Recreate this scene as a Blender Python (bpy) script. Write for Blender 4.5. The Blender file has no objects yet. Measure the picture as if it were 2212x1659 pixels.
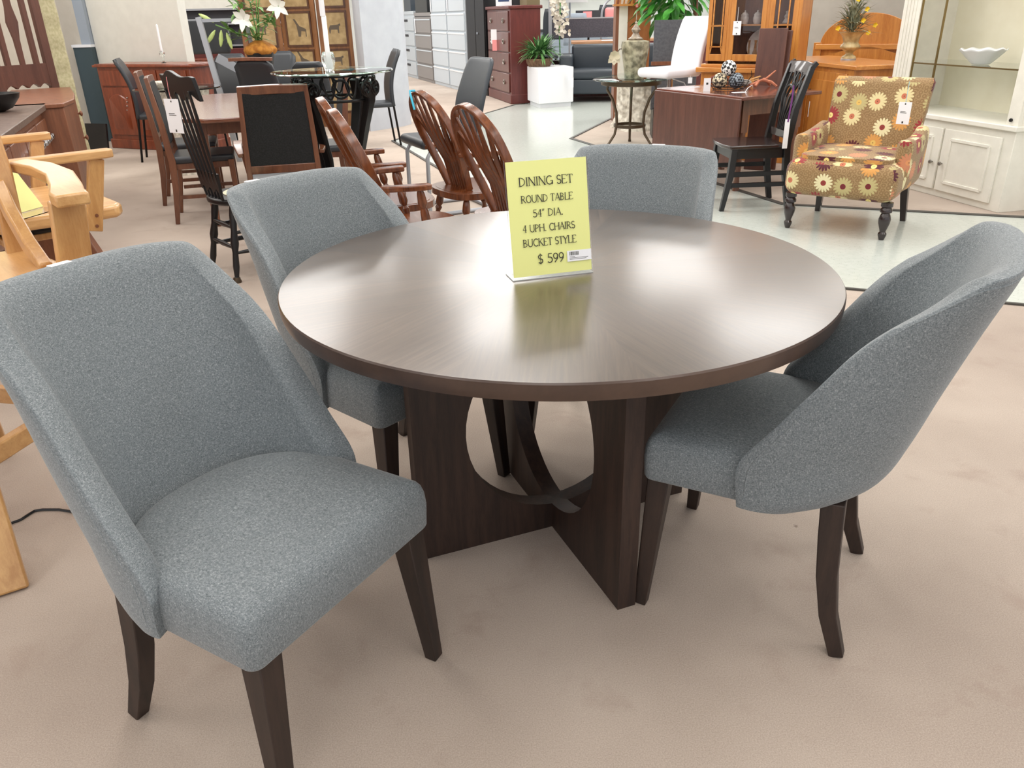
import bpy, math, random
from mathutils import Vector, Matrix
C = bpy.context.scene.collection
PI = math.pi
def R(d): return math.radians(d)
# ---------------------------------------------------------------- mesh building
class MB:
    def __init__(s): s.v=[]; s.f=[]
    def add(s,vs,fs):
        o=len(s.v); s.v+= [tuple(p) for p in vs]; s.f+=[tuple(i+o for i in f) for f in fs]; return s
    def box(s,x0,y0,z0,x1,y1,z1):
        return s.add([(x0,y0,z0),(x1,y0,z0),(x1,y1,z0),(x0,y1,z0),(x0,y0,z1),(x1,y0,z1),(x1,y1,z1),(x0,y1,z1)],
            [(3,2,1,0),(4,5,6,7),(0,1,5,4),(1,2,6,5),(2,3,7,6),(3,0,4,7)])
    def cb(s,c,d):
        return s.box(c[0]-d[0]/2,c[1]-d[1]/2,c[2]-d[2]/2,c[0]+d[0]/2,c[1]+d[1]/2,c[2]+d[2]/2)
    def beam(s,p,q,w,h,w2=None,h2=None,side=None):
        p=Vector(p);q=Vector(q);t=(q-p).normalized()
        a=Vector(side) if side else (Vector((0,0,1)).cross(t) if abs(t.z)<.99 else Vector((0,1,0)))
        a=(a-t*a.dot(t)).normalized(); b=t.cross(a)
        w2=w if w2 is None else w2; h2=h if h2 is None else h2
        vs=[]
        for c,ww,hh in((p,w,h),(q,w2,h2)):
            for i,j in((-1,-1),(1,-1),(1,1),(-1,1)): vs.append(c+a*i*ww/2+b*j*hh/2)
        return s.add(vs,[(3,2,1,0),(4,5,6,7),(0,1,5,4),(1,2,6,5),(2,3,7,6),(3,0,4,7)])
    def strip(s,pts,w,h,side):
        # rectangular section swept along points, side = direction of w
        P=[Vector(p) for p in pts]; n=len(P); vs=[]; A0=Vector(side)
        for i,p in enumerate(P):
            t=(P[min(i+1,n-1)]-P[max(i-1,0)]).normalized()
            a=(A0-t*A0.dot(t)).normalized(); b=t.cross(a)
            ww=w[i] if isinstance(w,(list,tuple)) else w; hh=h[i] if isinstance(h,(list,tuple)) else h
            for u,k in((-1,-1),(1,-1),(1,1),(-1,1)): vs.append(p+a*u*ww/2+b*k*hh/2)
        fs=[(3,2,1,0)]
        for i in range(n-1):
            for k in range(4):
                fs.append((i*4+k,i*4+(k+1)%4,i*4+4+(k+1)%4,i*4+4+k))
        m=(n-1)*4; fs.append((m,m+1,m+2,m+3))
        return s.add(vs,fs)
    def tube(s,pts,r,n=8,closed=False):
        P=[Vector(p) for p in pts]; m=len(P); vs=[]; fs=[]; prev=None
        for i,p in enumerate(P):
            if closed: t=(P[(i+1)%m]-P[i-1])
            else: t=(P[min(i+1,m-1)]-P[max(i-1,0)])
            if t.length<1e-9: t=Vector((0,0,1))
            t.normalize()
            if prev is None:
                a=t.orthogonal().normalized()
            else:
                a=prev-t*prev.dot(t)
                a=a.normalized() if a.length>1e-6 else t.orthogonal().normalized()
            prev=a; b=t.cross(a); rr=r[i] if isinstance(r,(list,tuple)) else r
            for k in range(n):
                g=2*PI*k/n; vs.append(p+a*math.cos(g)*rr+b*math.sin(g)*rr)
        q=m if closed else m-1
        for i in range(q):
            j=(i+1)%m
            for k in range(n): fs.append((i*n+k,i*n+(k+1)%n,j*n+(k+1)%n,j*n+k))
        if not closed:
            fs.append(tuple(range(n-1,-1,-1))); fs.append(tuple((m-1)*n+k for k in range(n)))
        return s.add(vs,fs)
    def lathe(s,prof,c=(0,0,0),n=24,axis=None,cap=True,sc=(1,1)):
        # prof: list of (r,z) along +Z from c (or along axis)
        c=Vector(c); ax=Vector(axis).normalized() if axis else Vector((0,0,1))
        M=Vector((0,0,1)).rotation_difference(ax).to_matrix()
        vs=[];fs=[];m=len(prof)
        for r,z in prof:
            for k in range(n):
                g=2*PI*k/n; vs.append(c+M@Vector((r*math.cos(g)*sc[0],r*math.sin(g)*sc[1],z)))
        for i in range(m-1):
            for k in range(n): fs.append((i*n+k,i*n+(k+1)%n,(i+1)*n+(k+1)%n,(i+1)*n+k))
        if cap:
            fs.append(tuple(range(n-1,-1,-1))); fs.append(tuple((m-1)*n+k for k in range(n)))
        return s.add(vs,fs)
    def prism(s,poly,z0,z1,f=None):
        # poly (x,y) list ccw; f maps (x,y,z)->point
        f=f or (lambda x,y,z:(x,y,z)); n=len(poly)
        vs=[f(x,y,z0) for x,y in poly]+[f(x,y,z1) for x,y in poly]
        return s.add(vs,[tuple(range(n-1,-1,-1)),tuple(range(n,2*n))]+[(i,(i+1)%n,n+(i+1)%n,n+i) for i in range(n)])
    def grid(s,fn,nu,nv,cu=False,cv=False):
        vs=[fn(i/(nu if cu else nu-1),j/(nv if cv else nv-1)) for i in range(nu) for j in range(nv)]
        fs=[]
        for i in range(nu if cu else nu-1):
            for j in range(nv if cv else nv-1):
                a=i*nv+j;b=i*nv+(j+1)%nv;c=((i+1)%nu)*nv+(j+1)%nv;d=((i+1)%nu)*nv+j
                fs.append((a,d,c,b))
        return s.add(vs,fs)
    def ball(s,c,r,n=16,m=10,sc=(1,1,1)):
        return s.grid(lambda u,v:(c[0]+r*sc[0]*math.sin(PI*(.001+.998*v))*math.cos(2*PI*u),c[1]+r*sc[1]*math.sin(PI*(.001+.998*v))*math.sin(2*PI*u),c[2]-r*sc[2]*math.cos(PI*(.001+.998*v))),n,m,cu=True)
    def leaf(s,p,d,L,w,up=(0,0,1),bend=.2,seg=4):
        p=Vector(p);d=Vector(d).normalized();u=Vector(up);a=d.cross(u)
        if a.length<1e-3: a=d.orthogonal()
        a.normalize();n=a.cross(d);vs=[];fs=[]
        for i in range(seg+1):
            t=i/seg;ww=w*math.sin(PI*min(1,.08+t*.92))**.8/2;c=p+d*L*t-n*bend*L*t*t*(1 if n.z>0 else -1)
            vs+= [c-a*ww+n*ww*.25,c,c+a*ww+n*ww*.25]
        for i in range(seg):
            o=i*3; fs+=[(o,o+1,o+4,o+3),(o+1,o+2,o+5,o+4)]
        return s.add(vs,fs)
    def rbox(s,x0,y0,z0,x1,y1,z1,r=.02,k=4):
        # rounded box as superellipsoid-like grid
        cx,cy,cz=(x0+x1)/2,(y0+y1)/2,(z0+z1)/2;hx,hy,hz=abs(x1-x0)/2,abs(y1-y0)/2,abs(z1-z0)/2
        r=min(r,hx,hy,hz)
        ring=[]
        for q in range(4):
            sx=(1,-1,-1,1)[q];sy=(1,1,-1,-1)[q]
            for i in range(k+1):
                g=PI/2*q+PI/2*i/k; ring.append((sx*(hx-r),sy*(hy-r),math.cos(g),math.sin(g)))
        vs=[];m=len(ring)
        lv=[(-hz+r-r*math.cos(PI/2*i/k),r*math.sin(PI/2*i/k)) for i in range(k+1)]+[(hz-r+r*math.sin(PI/2*i/k),r*math.cos(PI/2*i/k)) for i in range(k+1)]
        for z,rr in lv:
            for bx,by,cg,sg in ring: vs.append((cx+bx+rr*cg,cy+by+rr*sg,cz+z))
        fs=[tuple(range(m-1,-1,-1)),tuple((len(lv)-1)*m+i for i in range(m))]
        for j in range(len(lv)-1):
            for i in range(m): fs.append((j*m+i,j*m+(i+1)%m,(j+1)*m+(i+1)%m,(j+1)*m+i))
        return s.add(vs,fs)
    def rot(s,ang,axis='Z',c=(0,0,0),start=0):
        M=Matrix.Rotation(ang,3,axis);c=Vector(c)
        for i in range(start,len(s.v)): s.v[i]=tuple(M@(Vector(s.v[i])-c)+c)
        return s
    def move(s,d,start=0):
        for i in range(start,len(s.v)): s.v[i]=tuple(Vector(s.v[i])+Vector(d))
        return s
    def obj(s,name,mat,parent=None,bevel=0,ang=35,sub=0,uv=False,label=None,thick=0,kind=None):
        me=bpy.data.meshes.new(name); me.from_pydata(s.v,[],s.f); me.validate()
        me.polygons.foreach_set('use_smooth',[True]*len(me.polygons))
        me.update()
        try: me.set_sharp_from_angle(angle=R(ang))
        except Exception: pass
        if uv:
            l=me.uv_layers.new(name='UVMap')
            for p in me.polygons:
                n=p.normal;ax=max(range(3),key=lambda i:abs(n[i])*(1.15 if i==0 else 1))
                for li in p.loop_indices:
                    c=me.vertices[me.loops[li].vertex_index].co
                    l.data[li].uv=(c.y,c.z) if ax==0 else ((c.x+.43,c.z+.21) if ax==1 else (c.y,c.x-.17))
        me.materials.append(mat)
        o=bpy.data.objects.new(name,me); C.objects.link(o)
        if parent: o.parent=parent
        if bevel:
            b=o.modifiers.new('bevel','BEVEL'); b.width=bevel; b.segments=2; b.limit_method='ANGLE'; b.angle_limit=R(40)
        if thick:
            b=o.modifiers.new('solid','SOLIDIFY'); b.thickness=thick; b.offset=0
        if sub:
            b=o.modifiers.new('sub','SUBSURF'); b.levels=sub; b.render_levels=sub
        if label: o['label']=label
        if kind: o['kind']=kind
        return o
def T(name,label,cat,loc=(0,0,0),h=0,group=None,sc=None):
    o=bpy.data.objects.new(name,None); C.objects.link(o); o.location=loc; o.rotation_euler=(0,0,R(h))
    o.empty_display_size=.05
    if sc: o.scale=(sc,sc,sc)
    o['label']=label; o['category']=cat
    if group: o['group']=group
    return o
def tag(o,label,cat,group=None,loc=None,h=None):
    o['label']=label;o['category']=cat
    if group:o['group']=group
    if loc:o.location=loc
    if h is not None:o.rotation_euler=(0,0,R(h))
    return o
def rebase(t,loc):
    t.location=loc
    for o in bpy.data.objects:
        if o.parent==t: o.location=(-loc[0],-loc[1],-loc[2])
def ST(o): o['kind']='structure'; return o
def dup(root,loc,h,label,group=None,sc=None):
    def cp(o,par):
        c=o.copy(); C.objects.link(c)
        if par: c.parent=par
        for k in [k for k in bpy.data.objects if k.parent==o]: cp(k,c)
        return c
    r=cp(root,None); r.location=loc; r.rotation_euler=(0,0,R(h)); r['label']=label
    if group:r['group']=group
    if sc:r.scale=(sc,sc,sc)
    return r
def arc(cx,cy,r,a0,a1,n=12,r2=None):
    r2=r if r2 is None else r2
    return [(cx+r*math.cos(R(a0+(a1-a0)*i/n)),cy+r2*math.sin(R(a0+(a1-a0)*i/n))) for i in range(n+1)]
def lerp(t,tab):
    if t<=tab[0][0]: return tab[0][1]
    for (a,b),(c,d) in zip(tab,tab[1:]):
        if t<=c:
            u=(t-a)/(c-a); return b+(d-b)*u
    return tab[-1][1]
def sm(t,tab):
    # smooth (catmull) interpolation
    n=len(tab)
    if t<=tab[0][0]: return tab[0][1]
    if t>=tab[-1][0]: return tab[-1][1]
    for i in range(n-1):
        if t<=tab[i+1][0]:
            x0,y0=tab[i];x1,y1=tab[i+1]
            m0=(y1-tab[i-1][1])/(x1-tab[i-1][0]) if i>0 else (y1-y0)/(x1-x0)
            m1=(tab[i+2][1]-y0)/(tab[i+2][0]-x0) if i<n-2 else (y1-y0)/(x1-x0)
            h=x1-x0;u=(t-x0)/h
            return (2*u**3-3*u**2+1)*y0+(u**3-2*u**2+u)*h*m0+(-2*u**3+3*u**2)*y1+(u**3-u**2)*h*m1
# ---------------------------------------------------------------- materials
def srgb(r,g,b):
    f=lambda c:(c/255/12.92 if c/255<=.04045 else ((c/255+.055)/1.055)**2.4)
    return (f(r),f(g),f(b),1)
class NT:
    def __init__(s,name):
        s.m=bpy.data.materials.new(name); s.m.use_nodes=True; s.t=s.m.node_tree
        s.b=[n for n in s.t.nodes if n.type=='BSDF_PRINCIPLED'][0]
    def n(s,ty,ins={},**pr):
        o=s.t.nodes.new(ty)
        for k,v in pr.items(): setattr(o,k,v)
        for k,v in ins.items():
            sk=o.inputs[k]
            if isinstance(v,bpy.types.NodeSocket): s.t.links.new(v,sk)
            else: sk.default_value=v
        return o
    def ma(s,op,a,b=0.,c=0.):
        o=s.n('ShaderNodeMath',{0:a,1:b,2:c},operation=op); return o.outputs[0]
    def mix(s,f,a,b):
        o=s.n('ShaderNodeMix',{},data_type='RGBA')
        for k,v in((0,f),(6,a),(7,b)):
            if isinstance(v,bpy.types.NodeSocket): s.t.links.new(v,o.inputs[k])
            else: o.inputs[k].default_value=v
        return o.outputs[2]
    def co(s,scale=(1,1,1),rot=(0,0,0),which='Object'):
        t=s.n('ShaderNodeTexCoord'); mp=s.n('ShaderNodeMapping',{'Vector':t.outputs[which],'Scale':scale,'Rotation':rot}); return mp.outputs[0]
    def noise(s,v,sc,det=3,rough=.5,dist=0): return s.n('ShaderNodeTexNoise',{'Vector':v,'Scale':sc,'Detail':det,'Roughness':rough,'Distortion':dist}).outputs['Fac']
    def ramp(s,f,stops,interp='LINEAR'):
        o=s.n('ShaderNodeValToRGB',{'Fac':f}); cr=o.color_ramp; cr.interpolation=interp
        while len(cr.elements)<len(stops): cr.elements.new(.5)
        for e,(p,c) in zip(cr.elements,stops): e.position=p; e.color=c
        return o.outputs['Color']
    def set(s,**k):
        for a,v in k.items():
            sk=s.b.inputs[a.replace('_',' ')]
            if isinstance(v,bpy.types.NodeSocket): s.t.links.new(v,sk)
            else: sk.default_value=v
        return s
    def bump(s,h,st=.3,d=.01):
        o=s.n('ShaderNodeBump',{'Height':h,'Strength':st,'Distance':d}); s.t.links.new(o.outputs[0],s.b.inputs['Normal']); return s
def plain(name,c,rough=.5,metal=0,coat=0,**k):
    n=NT(name); n.set(Base_Color=c,Roughness=rough,Metallic=metal,Coat_Weight=coat,**k); return n.m
def speck(name,c,c2,sc=60,rough=.6,**k):
    n=NT(name); v=n.co(); f=n.noise(v,sc,4); n.set(Base_Color=n.ramp(f,[(.35,c),(.65,c2)]),Roughness=rough,**k); return n.m
def wood(name,c1,c2,axis=0,sc=8,rough=.35,coat=.2,stretch=14,knots=False):
    n=NT(name); s=[1.,1.,1.]; 
    for i in range(3):
        if i!=axis: s[i]=stretch*.6
    v=n.co(tuple(s)); f=n.noise(v,sc*.4,5,.6,.6); g=n.noise(v,sc*4,3,.7)
    x=n.ma('ADD',n.ma('MULTIPLY',f,.75),n.ma('MULTIPLY',g,.25))
    col=n.ramp(x,[(.36,c1),(.62,c2)])
    if knots:
        vo=n.n('ShaderNodeTexVoronoi',{'Vector':n.co((1,1,.6)),'Scale':4.2}).outputs['Distance']
        col=n.mix(n.ramp(vo,[(.05,(1,1,1,1)),(.11,(0,0,0,1))]),col,(c1[0]*.3,c1[1]*.25,c1[2]*.25,1))
    n.set(Base_Color=col,Roughness=rough,Coat_Weight=coat,Coat_Roughness=.2); n.bump(g,.05,.002); return n.m
# greyish blue woven upholstery
def fabric():
    n=NT('grey_tweed'); v=n.co((1,1,1))
    a=n.noise(n.co((700,700,160)),1,2,.6); b=n.noise(n.co((200,200,800)),1,2,.6); c=n.noise(v,380,3,.7); d=n.noise(v,5,3)
    w=n.ma('ADD',n.ma('MULTIPLY',a,.5),n.ma('MULTIPLY',b,.5))
    x=n.ma('ADD',n.ma('MULTIPLY',w,.68),n.ma('MULTIPLY',c,.32))
    col=n.ramp(x,[(.36,srgb(70,77,80)),(.46,srgb(107,114,117)),(.54,srgb(126,132,135)),(.65,srgb(174,178,179))])
    col=n.mix(n.ma('MULTIPLY',d,.12),col,srgb(128,142,152))
    n.set(Base_Color=col,Roughness=.85,Sheen_Weight=.25,Sheen_Roughness=.4); n.bump(x,.5,.0012); return n.m
FAB=fabric()
def tabletop():
    n=NT('table_veneer'); t=n.n('ShaderNodeTexCoord').outputs['Object']; s=n.n('ShaderNodeSeparateXYZ',{0:t})
    an=n.ma('ARCTAN2',s.outputs[1],s.outputs[0]); st=PI/6
    idx=n.ma('FLOOR',n.ma('DIVIDE',n.ma('ADD',an,.2),st)); mid=n.ma('ADD',n.ma('MULTIPLY',idx,st),st/2-.2)
    vr=n.n('ShaderNodeVectorRotate',{'Vector':t,'Angle':n.ma('MULTIPLY',mid,-1)},rotation_type='Z_AXIS').outputs[0]
    mp=n.n('ShaderNodeMapping',{'Vector':vr,'Scale':(6,130,6)}).outputs[0]
    off=n.n('ShaderNodeVectorMath',{0:mp,1:n.n('ShaderNodeCombineXYZ',{0:n.ma('MULTIPLY',idx,7.3)}).outputs[0]},operation='ADD').outputs[0]
    g=n.noise(off,1,4,.6,.3); w=n.n('ShaderNodeTexWhiteNoise',{'W':idx},noise_dimensions='1D').outputs['Value']
    big=n.noise(t,3,3)
    x=n.ma('ADD',n.ma('ADD',n.ma('MULTIPLY',g,.55),n.ma('MULTIPLY',w,.14)),n.ma('MULTIPLY',big,.25))
    col=n.ramp(x,[(.3,srgb(58,46,38)),(.5,srgb(80,65,53)),(.72,srgb(104,87,72))])
    n.set(Base_Color=col,Roughness=n.ma('ADD',n.ma('MULTIPLY',g,.14),.26),Specular_IOR_Level=.8,Coat_Weight=.6,Coat_Roughness=.2); n.bump(g,.06,.0015); return n.m
TOPM=tabletop()
TBASE=wood('table_dark_veneer',srgb(36,24,20),srgb(60,42,34),axis=2,sc=9,rough=.5,coat=0,stretch=18)
TEDGE=wood('table_edge',srgb(56,40,33),srgb(80,60,49),axis=2,sc=5,rough=.35,stretch=2)
LEGM=wood('dark_leg_wood',srgb(32,22,18),srgb(54,39,32),axis=2,sc=8,rough=.5,coat=0)
def carpet():
    n=NT('beige_carpet'); v=n.co(); f=n.noise(v,300,4,.85); b=n.noise(v,1.1,4,.55); st=n.noise(v,4.5,5,.6,.4)
    x=n.ma('ADD',n.ma('MULTIPLY',f,.6),n.ma('MULTIPLY',b,.4))
    col=n.ramp(x,[(.38,srgb(160,143,130)),(.5,srgb(182,166,152)),(.62,srgb(202,187,173))])
    col=n.mix(n.ramp(st,[(.56,(0,0,0,1)),(.74,(.5,.5,.5,1))]),col,srgb(150,126,112))
    sp=n.n('ShaderNodeTexVoronoi',{'Vector':v,'Scale':3.3}); 
    d=n.ma('ADD',sp.outputs['Distance'],n.ma('MULTIPLY',n.noise(v,90,3),.05))
    col=n.mix(n.ramp(d,[(.04,(.8,.8,.8,1)),(.058,(0,0,0,1))]),col,srgb(110,88,76))
    n.set(Base_Color=col,Roughness=.95,Sheen_Weight=.2); n.bump(f,.5,.004); return n.m
CARP=carpet()
def terrazzo():
    n=NT('terrazzo_tile'); v=n.co(); vo=n.n('ShaderNodeTexVoronoi',{'Vector':v,'Scale':75}); c=n.noise(v,1.3,3)
    fl=n.ramp(vo.outputs['Distance'],[(.16,(1,1,1,1)),(.24,(0,0,0,1))]); 
    pick=n.ma('GREATER_THAN',n.n('ShaderNodeSeparateColor',{0:vo.outputs['Color']}).outputs[0],.72)
    base=n.mix(n.noise(v,30,4),srgb(190,197,190),srgb(214,219,213)); base=n.mix(n.ma('MULTIPLY',c,.3),base,srgb(180,186,180))
    n.set(Base_Color=n.mix(n.ma('MULTIPLY',n.ma('MULTIPLY',fl,pick),.6),base,srgb(130,132,122)),Roughness=.16,Specular_IOR_Level=.6); return n.m
TERR=terrazzo()
STRIPM=plain('dark_trim',srgb(72,70,66),.6)
WALLM=speck('wall_paint',srgb(214,213,205),srgb(220,219,211),8,.8)
BEIGE=speck('beige_wall_paint',srgb(196,188,174),srgb(203,195,182),6,.85)
LILAC=speck('pale_grey_panel',srgb(188,193,202),srgb(196,201,209),6,.6)
GREYS=plain('grey_side',srgb(156,164,164),.7)
GREEN=plain('dark_green_paint',srgb(58,74,80),.7)
BLUEG=plain('blue_grey_paint',srgb(150,160,172),.6)
BLK=plain('black_satin',srgb(22,22,24),.35)
BLKM=plain('black_metal',srgb(26,24,25),.35,.6)
def leather(name,c):
    n=NT(name); v=n.n('ShaderNodeTexVoronoi',{'Vector':n.co(),'Scale':260}).outputs['Distance']; n.set(Base_Color=c,Roughness=.42,Specular_IOR_Level=.55); n.bump(v,.12,.001); return n.m
BLEA=leather('black_leather',srgb(44,48,54)); CHAR=leather('charcoal_leather',srgb(52,60,68)); WLEA=leather('white_leather',srgb(236,234,240))
BFAB=speck('black_fabric',srgb(20,21,22),srgb(34,35,36),140,.9)
CHRO=plain('chrome',srgb(200,202,206),.16,1); SILV=plain('silver_paint',srgb(165,168,174),.35,.5)
NICK=plain('nickel',srgb(150,146,140),.3,1); BRASS=plain('brass',srgb(150,130,90),.3,1); BRNZ=plain('bronze',srgb(88,76,62),.4,.7)
PAPER=plain('white_card',srgb(240,240,243),.6); INK=plain('ink',srgb(50,48,40),.6); YEL=plain('yellow_paper',srgb(232,234,150),.5); PINK=plain('pink_card',srgb(236,150,150),.6)
CYAN=plain('cyan_plastic',srgb(60,180,210),.4); PURP=plain('purple_ribbon',srgb(110,50,120),.5)
def glass(name,c=(1,1,1,1),rough=0.,ior=1.45,tr=1.):
    return plain(name,c,rough,0,0,Transmission_Weight=tr,IOR=ior)
GLASS=glass('clear_glass',(.93,.98,.96,1)); ACR=glass('clear_acrylic',(.98,.99,1,1),0,1.15); GEDGE=glass('green_glass',(.62,.86,.80,1),.02)
OAK=wood('light_oak',srgb(194,144,88),srgb(220,174,116),axis=0,sc=7,rough=.3,coat=.4)
OAKZ=wood('light_oak_upright',srgb(184,134,80),srgb(212,166,108),axis=2,sc=7,rough=.3,coat=.4)
HON=wood('honey_pine',srgb(176,108,46),srgb(206,140,68),axis=2,sc=5,rough=.3,coat=.4,knots=True)
HONX=wood('honey_pine_top',srgb(182,112,50),srgb(212,148,78),axis=0,sc=5,rough=.25,coat=.5)
CHER=wood('cherry_wood',srgb(106,46,26),srgb(142,68,40),axis=2,sc=6,rough=.3,coat=.4)
MAHO=wood('mahogany_gloss',srgb(76,36,17),srgb(130,72,36),axis=2,sc=8,rough=.25,coat=.5)
BURG=wood('burgundy_wood',srgb(86,34,32),srgb(104,44,40),axis=2,sc=6,rough=.4,coat=.2)
BURF=wood('burgundy_front',srgb(90,50,46),srgb(108,62,56),axis=2,sc=6,rough=.35,coat=.3)
WALN=wood('walnut',srgb(92,54,38),srgb(124,78,54),axis=2,sc=6,rough=.3,coat=.4)
WALX=wood('walnut_top',srgb(104,62,46),srgb(138,88,64),axis=1,sc=6,rough=.2,coat=.6)
DBR=wood('dark_brown_wood',srgb(76,44,36),srgb(98,60,48),axis=2,sc=6,rough=.4,coat=.2)
DBRT=wood('dark_brown_gloss',srgb(92,46,34),srgb(124,68,52),axis=0,sc=5,rough=.1,coat=.8)
MBR=wood('mid_brown_wood',srgb(112,68,46),srgb(140,88,60),axis=2,sc=5,rough=.45)
CREAM=speck('cream_paint',srgb(230,227,216),srgb(237,234,223),10,.45); CREB=speck('cream_back',srgb(234,228,204),srgb(240,235,213),5,.5)
WHITE=plain('white_paint',srgb(232,234,238),.4)
# ---------------------------------------------------------------- camera (about 1.35 m above the floor, tilted down)
import json
F,PIT,ROL,HC=1714.59,0.43631,-0.02492,1.3513
cp,sp=math.cos(PIT),math.sin(PIT)
f_=Vector((0,cp,-sp)); u_=Vector((0,sp,cp)); x_=Vector((1,0,0))
X_=x_*math.cos(ROL)+u_*math.sin(ROL); U_=-x_*math.sin(ROL)+u_*math.cos(ROL)
cd=bpy.data.cameras.new('camera'); cam=bpy.data.objects.new('camera',cd); C.objects.link(cam)
cd.sensor_width=36; cd.lens=F/2212*36; cd.clip_end=200; cd.clip_start=.05
M=Matrix((X_,U_,-f_)).transposed().to_4x4(); M.translation=Vector((0,0,HC)); cam.matrix_world=M
bpy.context.scene.camera=cam
WORLD,LAMP,EXPO=.9,33,.17
# ---------------------------------------------------------------- floor
b=MB(); b.add([(-9,-3,0),(9,-3,0),(9,30,0),(-9,30,0)],[(0,1,2,3)]); ST(b.obj('floor',CARP))
tp=[(-1.359,9.867),(.552,4.48),(1.773,3.97),(2.516,3.659),(8,1.36),(8,4.15),(3.546,5.389),(2.079,5.964),(.765,9.69),(1.364,11.26),(2.6,14.5),(6,22),(6,29),(2.2,29),(.35,13.765),(.159,13.665)]
b=MB(); b.prism(tp,-.02,.004); ST(b.obj('floor_tile',TERR))
def seg(a,c,w=.03): MBs.beam((*a,.006),(*c,.006),w,.008)
MBs=MB(); seg(tp[0],tp[1]); seg(tp[1],tp[4],.02); ST(MBs.obj('trim_1',STRIPM))
MBs=MB(); seg(tp[6],(8,4.15),.05); seg(tp[7],tp[6],.05); seg(tp[8],tp[7],.05); seg(tp[8],tp[10],.03); ST(MBs.obj('trim_2',STRIPM))
MBs=MB(); seg(tp[0],tp[15]); seg(tp[15],tp[14]); seg(tp[14],(.9,18),.04); ST(MBs.obj('trim_3',STRIPM))
# ---------------------------------------------------------------- round table
TC=(.12,1.946)
t=T('round_table','dark brown round dining table with a crossed plank base cut by a circle','dining table',(*TC,0),21.5)
b=MB(); Rt=.6858
b.lathe([(Rt-.012,.7225),(Rt-.004,.7245),(Rt-.0015,.732),(Rt,.745),(Rt,.758),(Rt-.0025,.7618),(Rt-.004,.762)],n=128)
top=b.obj('tabletop',TOPM,t,ang=30)
top.data.materials.append(TEDGE)
for p in top.data.polygons:
    if abs(p.normal.z)<.9 or p.normal.z<0: p.material_index=1
def plank():
    b=MB(); L,H,r,zc,th=.415,.7225,.272,.35,.025; n=48
    cir=[(r*math.cos(2*PI*i/n),zc+r*math.sin(2*PI*i/n)) for i in range(n)]
    out=[]
    for i in range(n):
        a=2*PI*i/n; c,s=math.cos(a),math.sin(a)
        k=min((L/abs(c)) if abs(c)>1e-6 else 9, ((H-zc)/s if s>1e-6 else (-zc/s if s<-1e-6 else 9)))
        out.append((c*k,zc+s*k))
    # snap nearest to corners
    for cx,cz in((L,H),(-L,H),(-L,0),(L,0)):
        j=min(range(n),key=lambda i:(out[i][0]-cx)**2+(out[i][1]-cz)**2); out[j]=(cx,cz)
    vs=[]
    for y in(-th,th):
        vs+=[(x,y,z) for x,z in cir]+[(x,y,z) for x,z in out]
    fs=[]
    for i in range(n):
        j=(i+1)%n
        fs+=[(i,j,n+j,n+i),(2*n+j,2*n+i,3*n+i,3*n+j),(j,i,2*n+i,2*n+j),(n+i,n+j,3*n+j,3*n+i)]
    return b.add(vs,fs)
plank().obj('base_plank',TBASE,t,ang=30)
b=plank(); b.rot(PI/2,'Z'); b.obj('base_plank',TBASE,t,ang=30)
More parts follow.
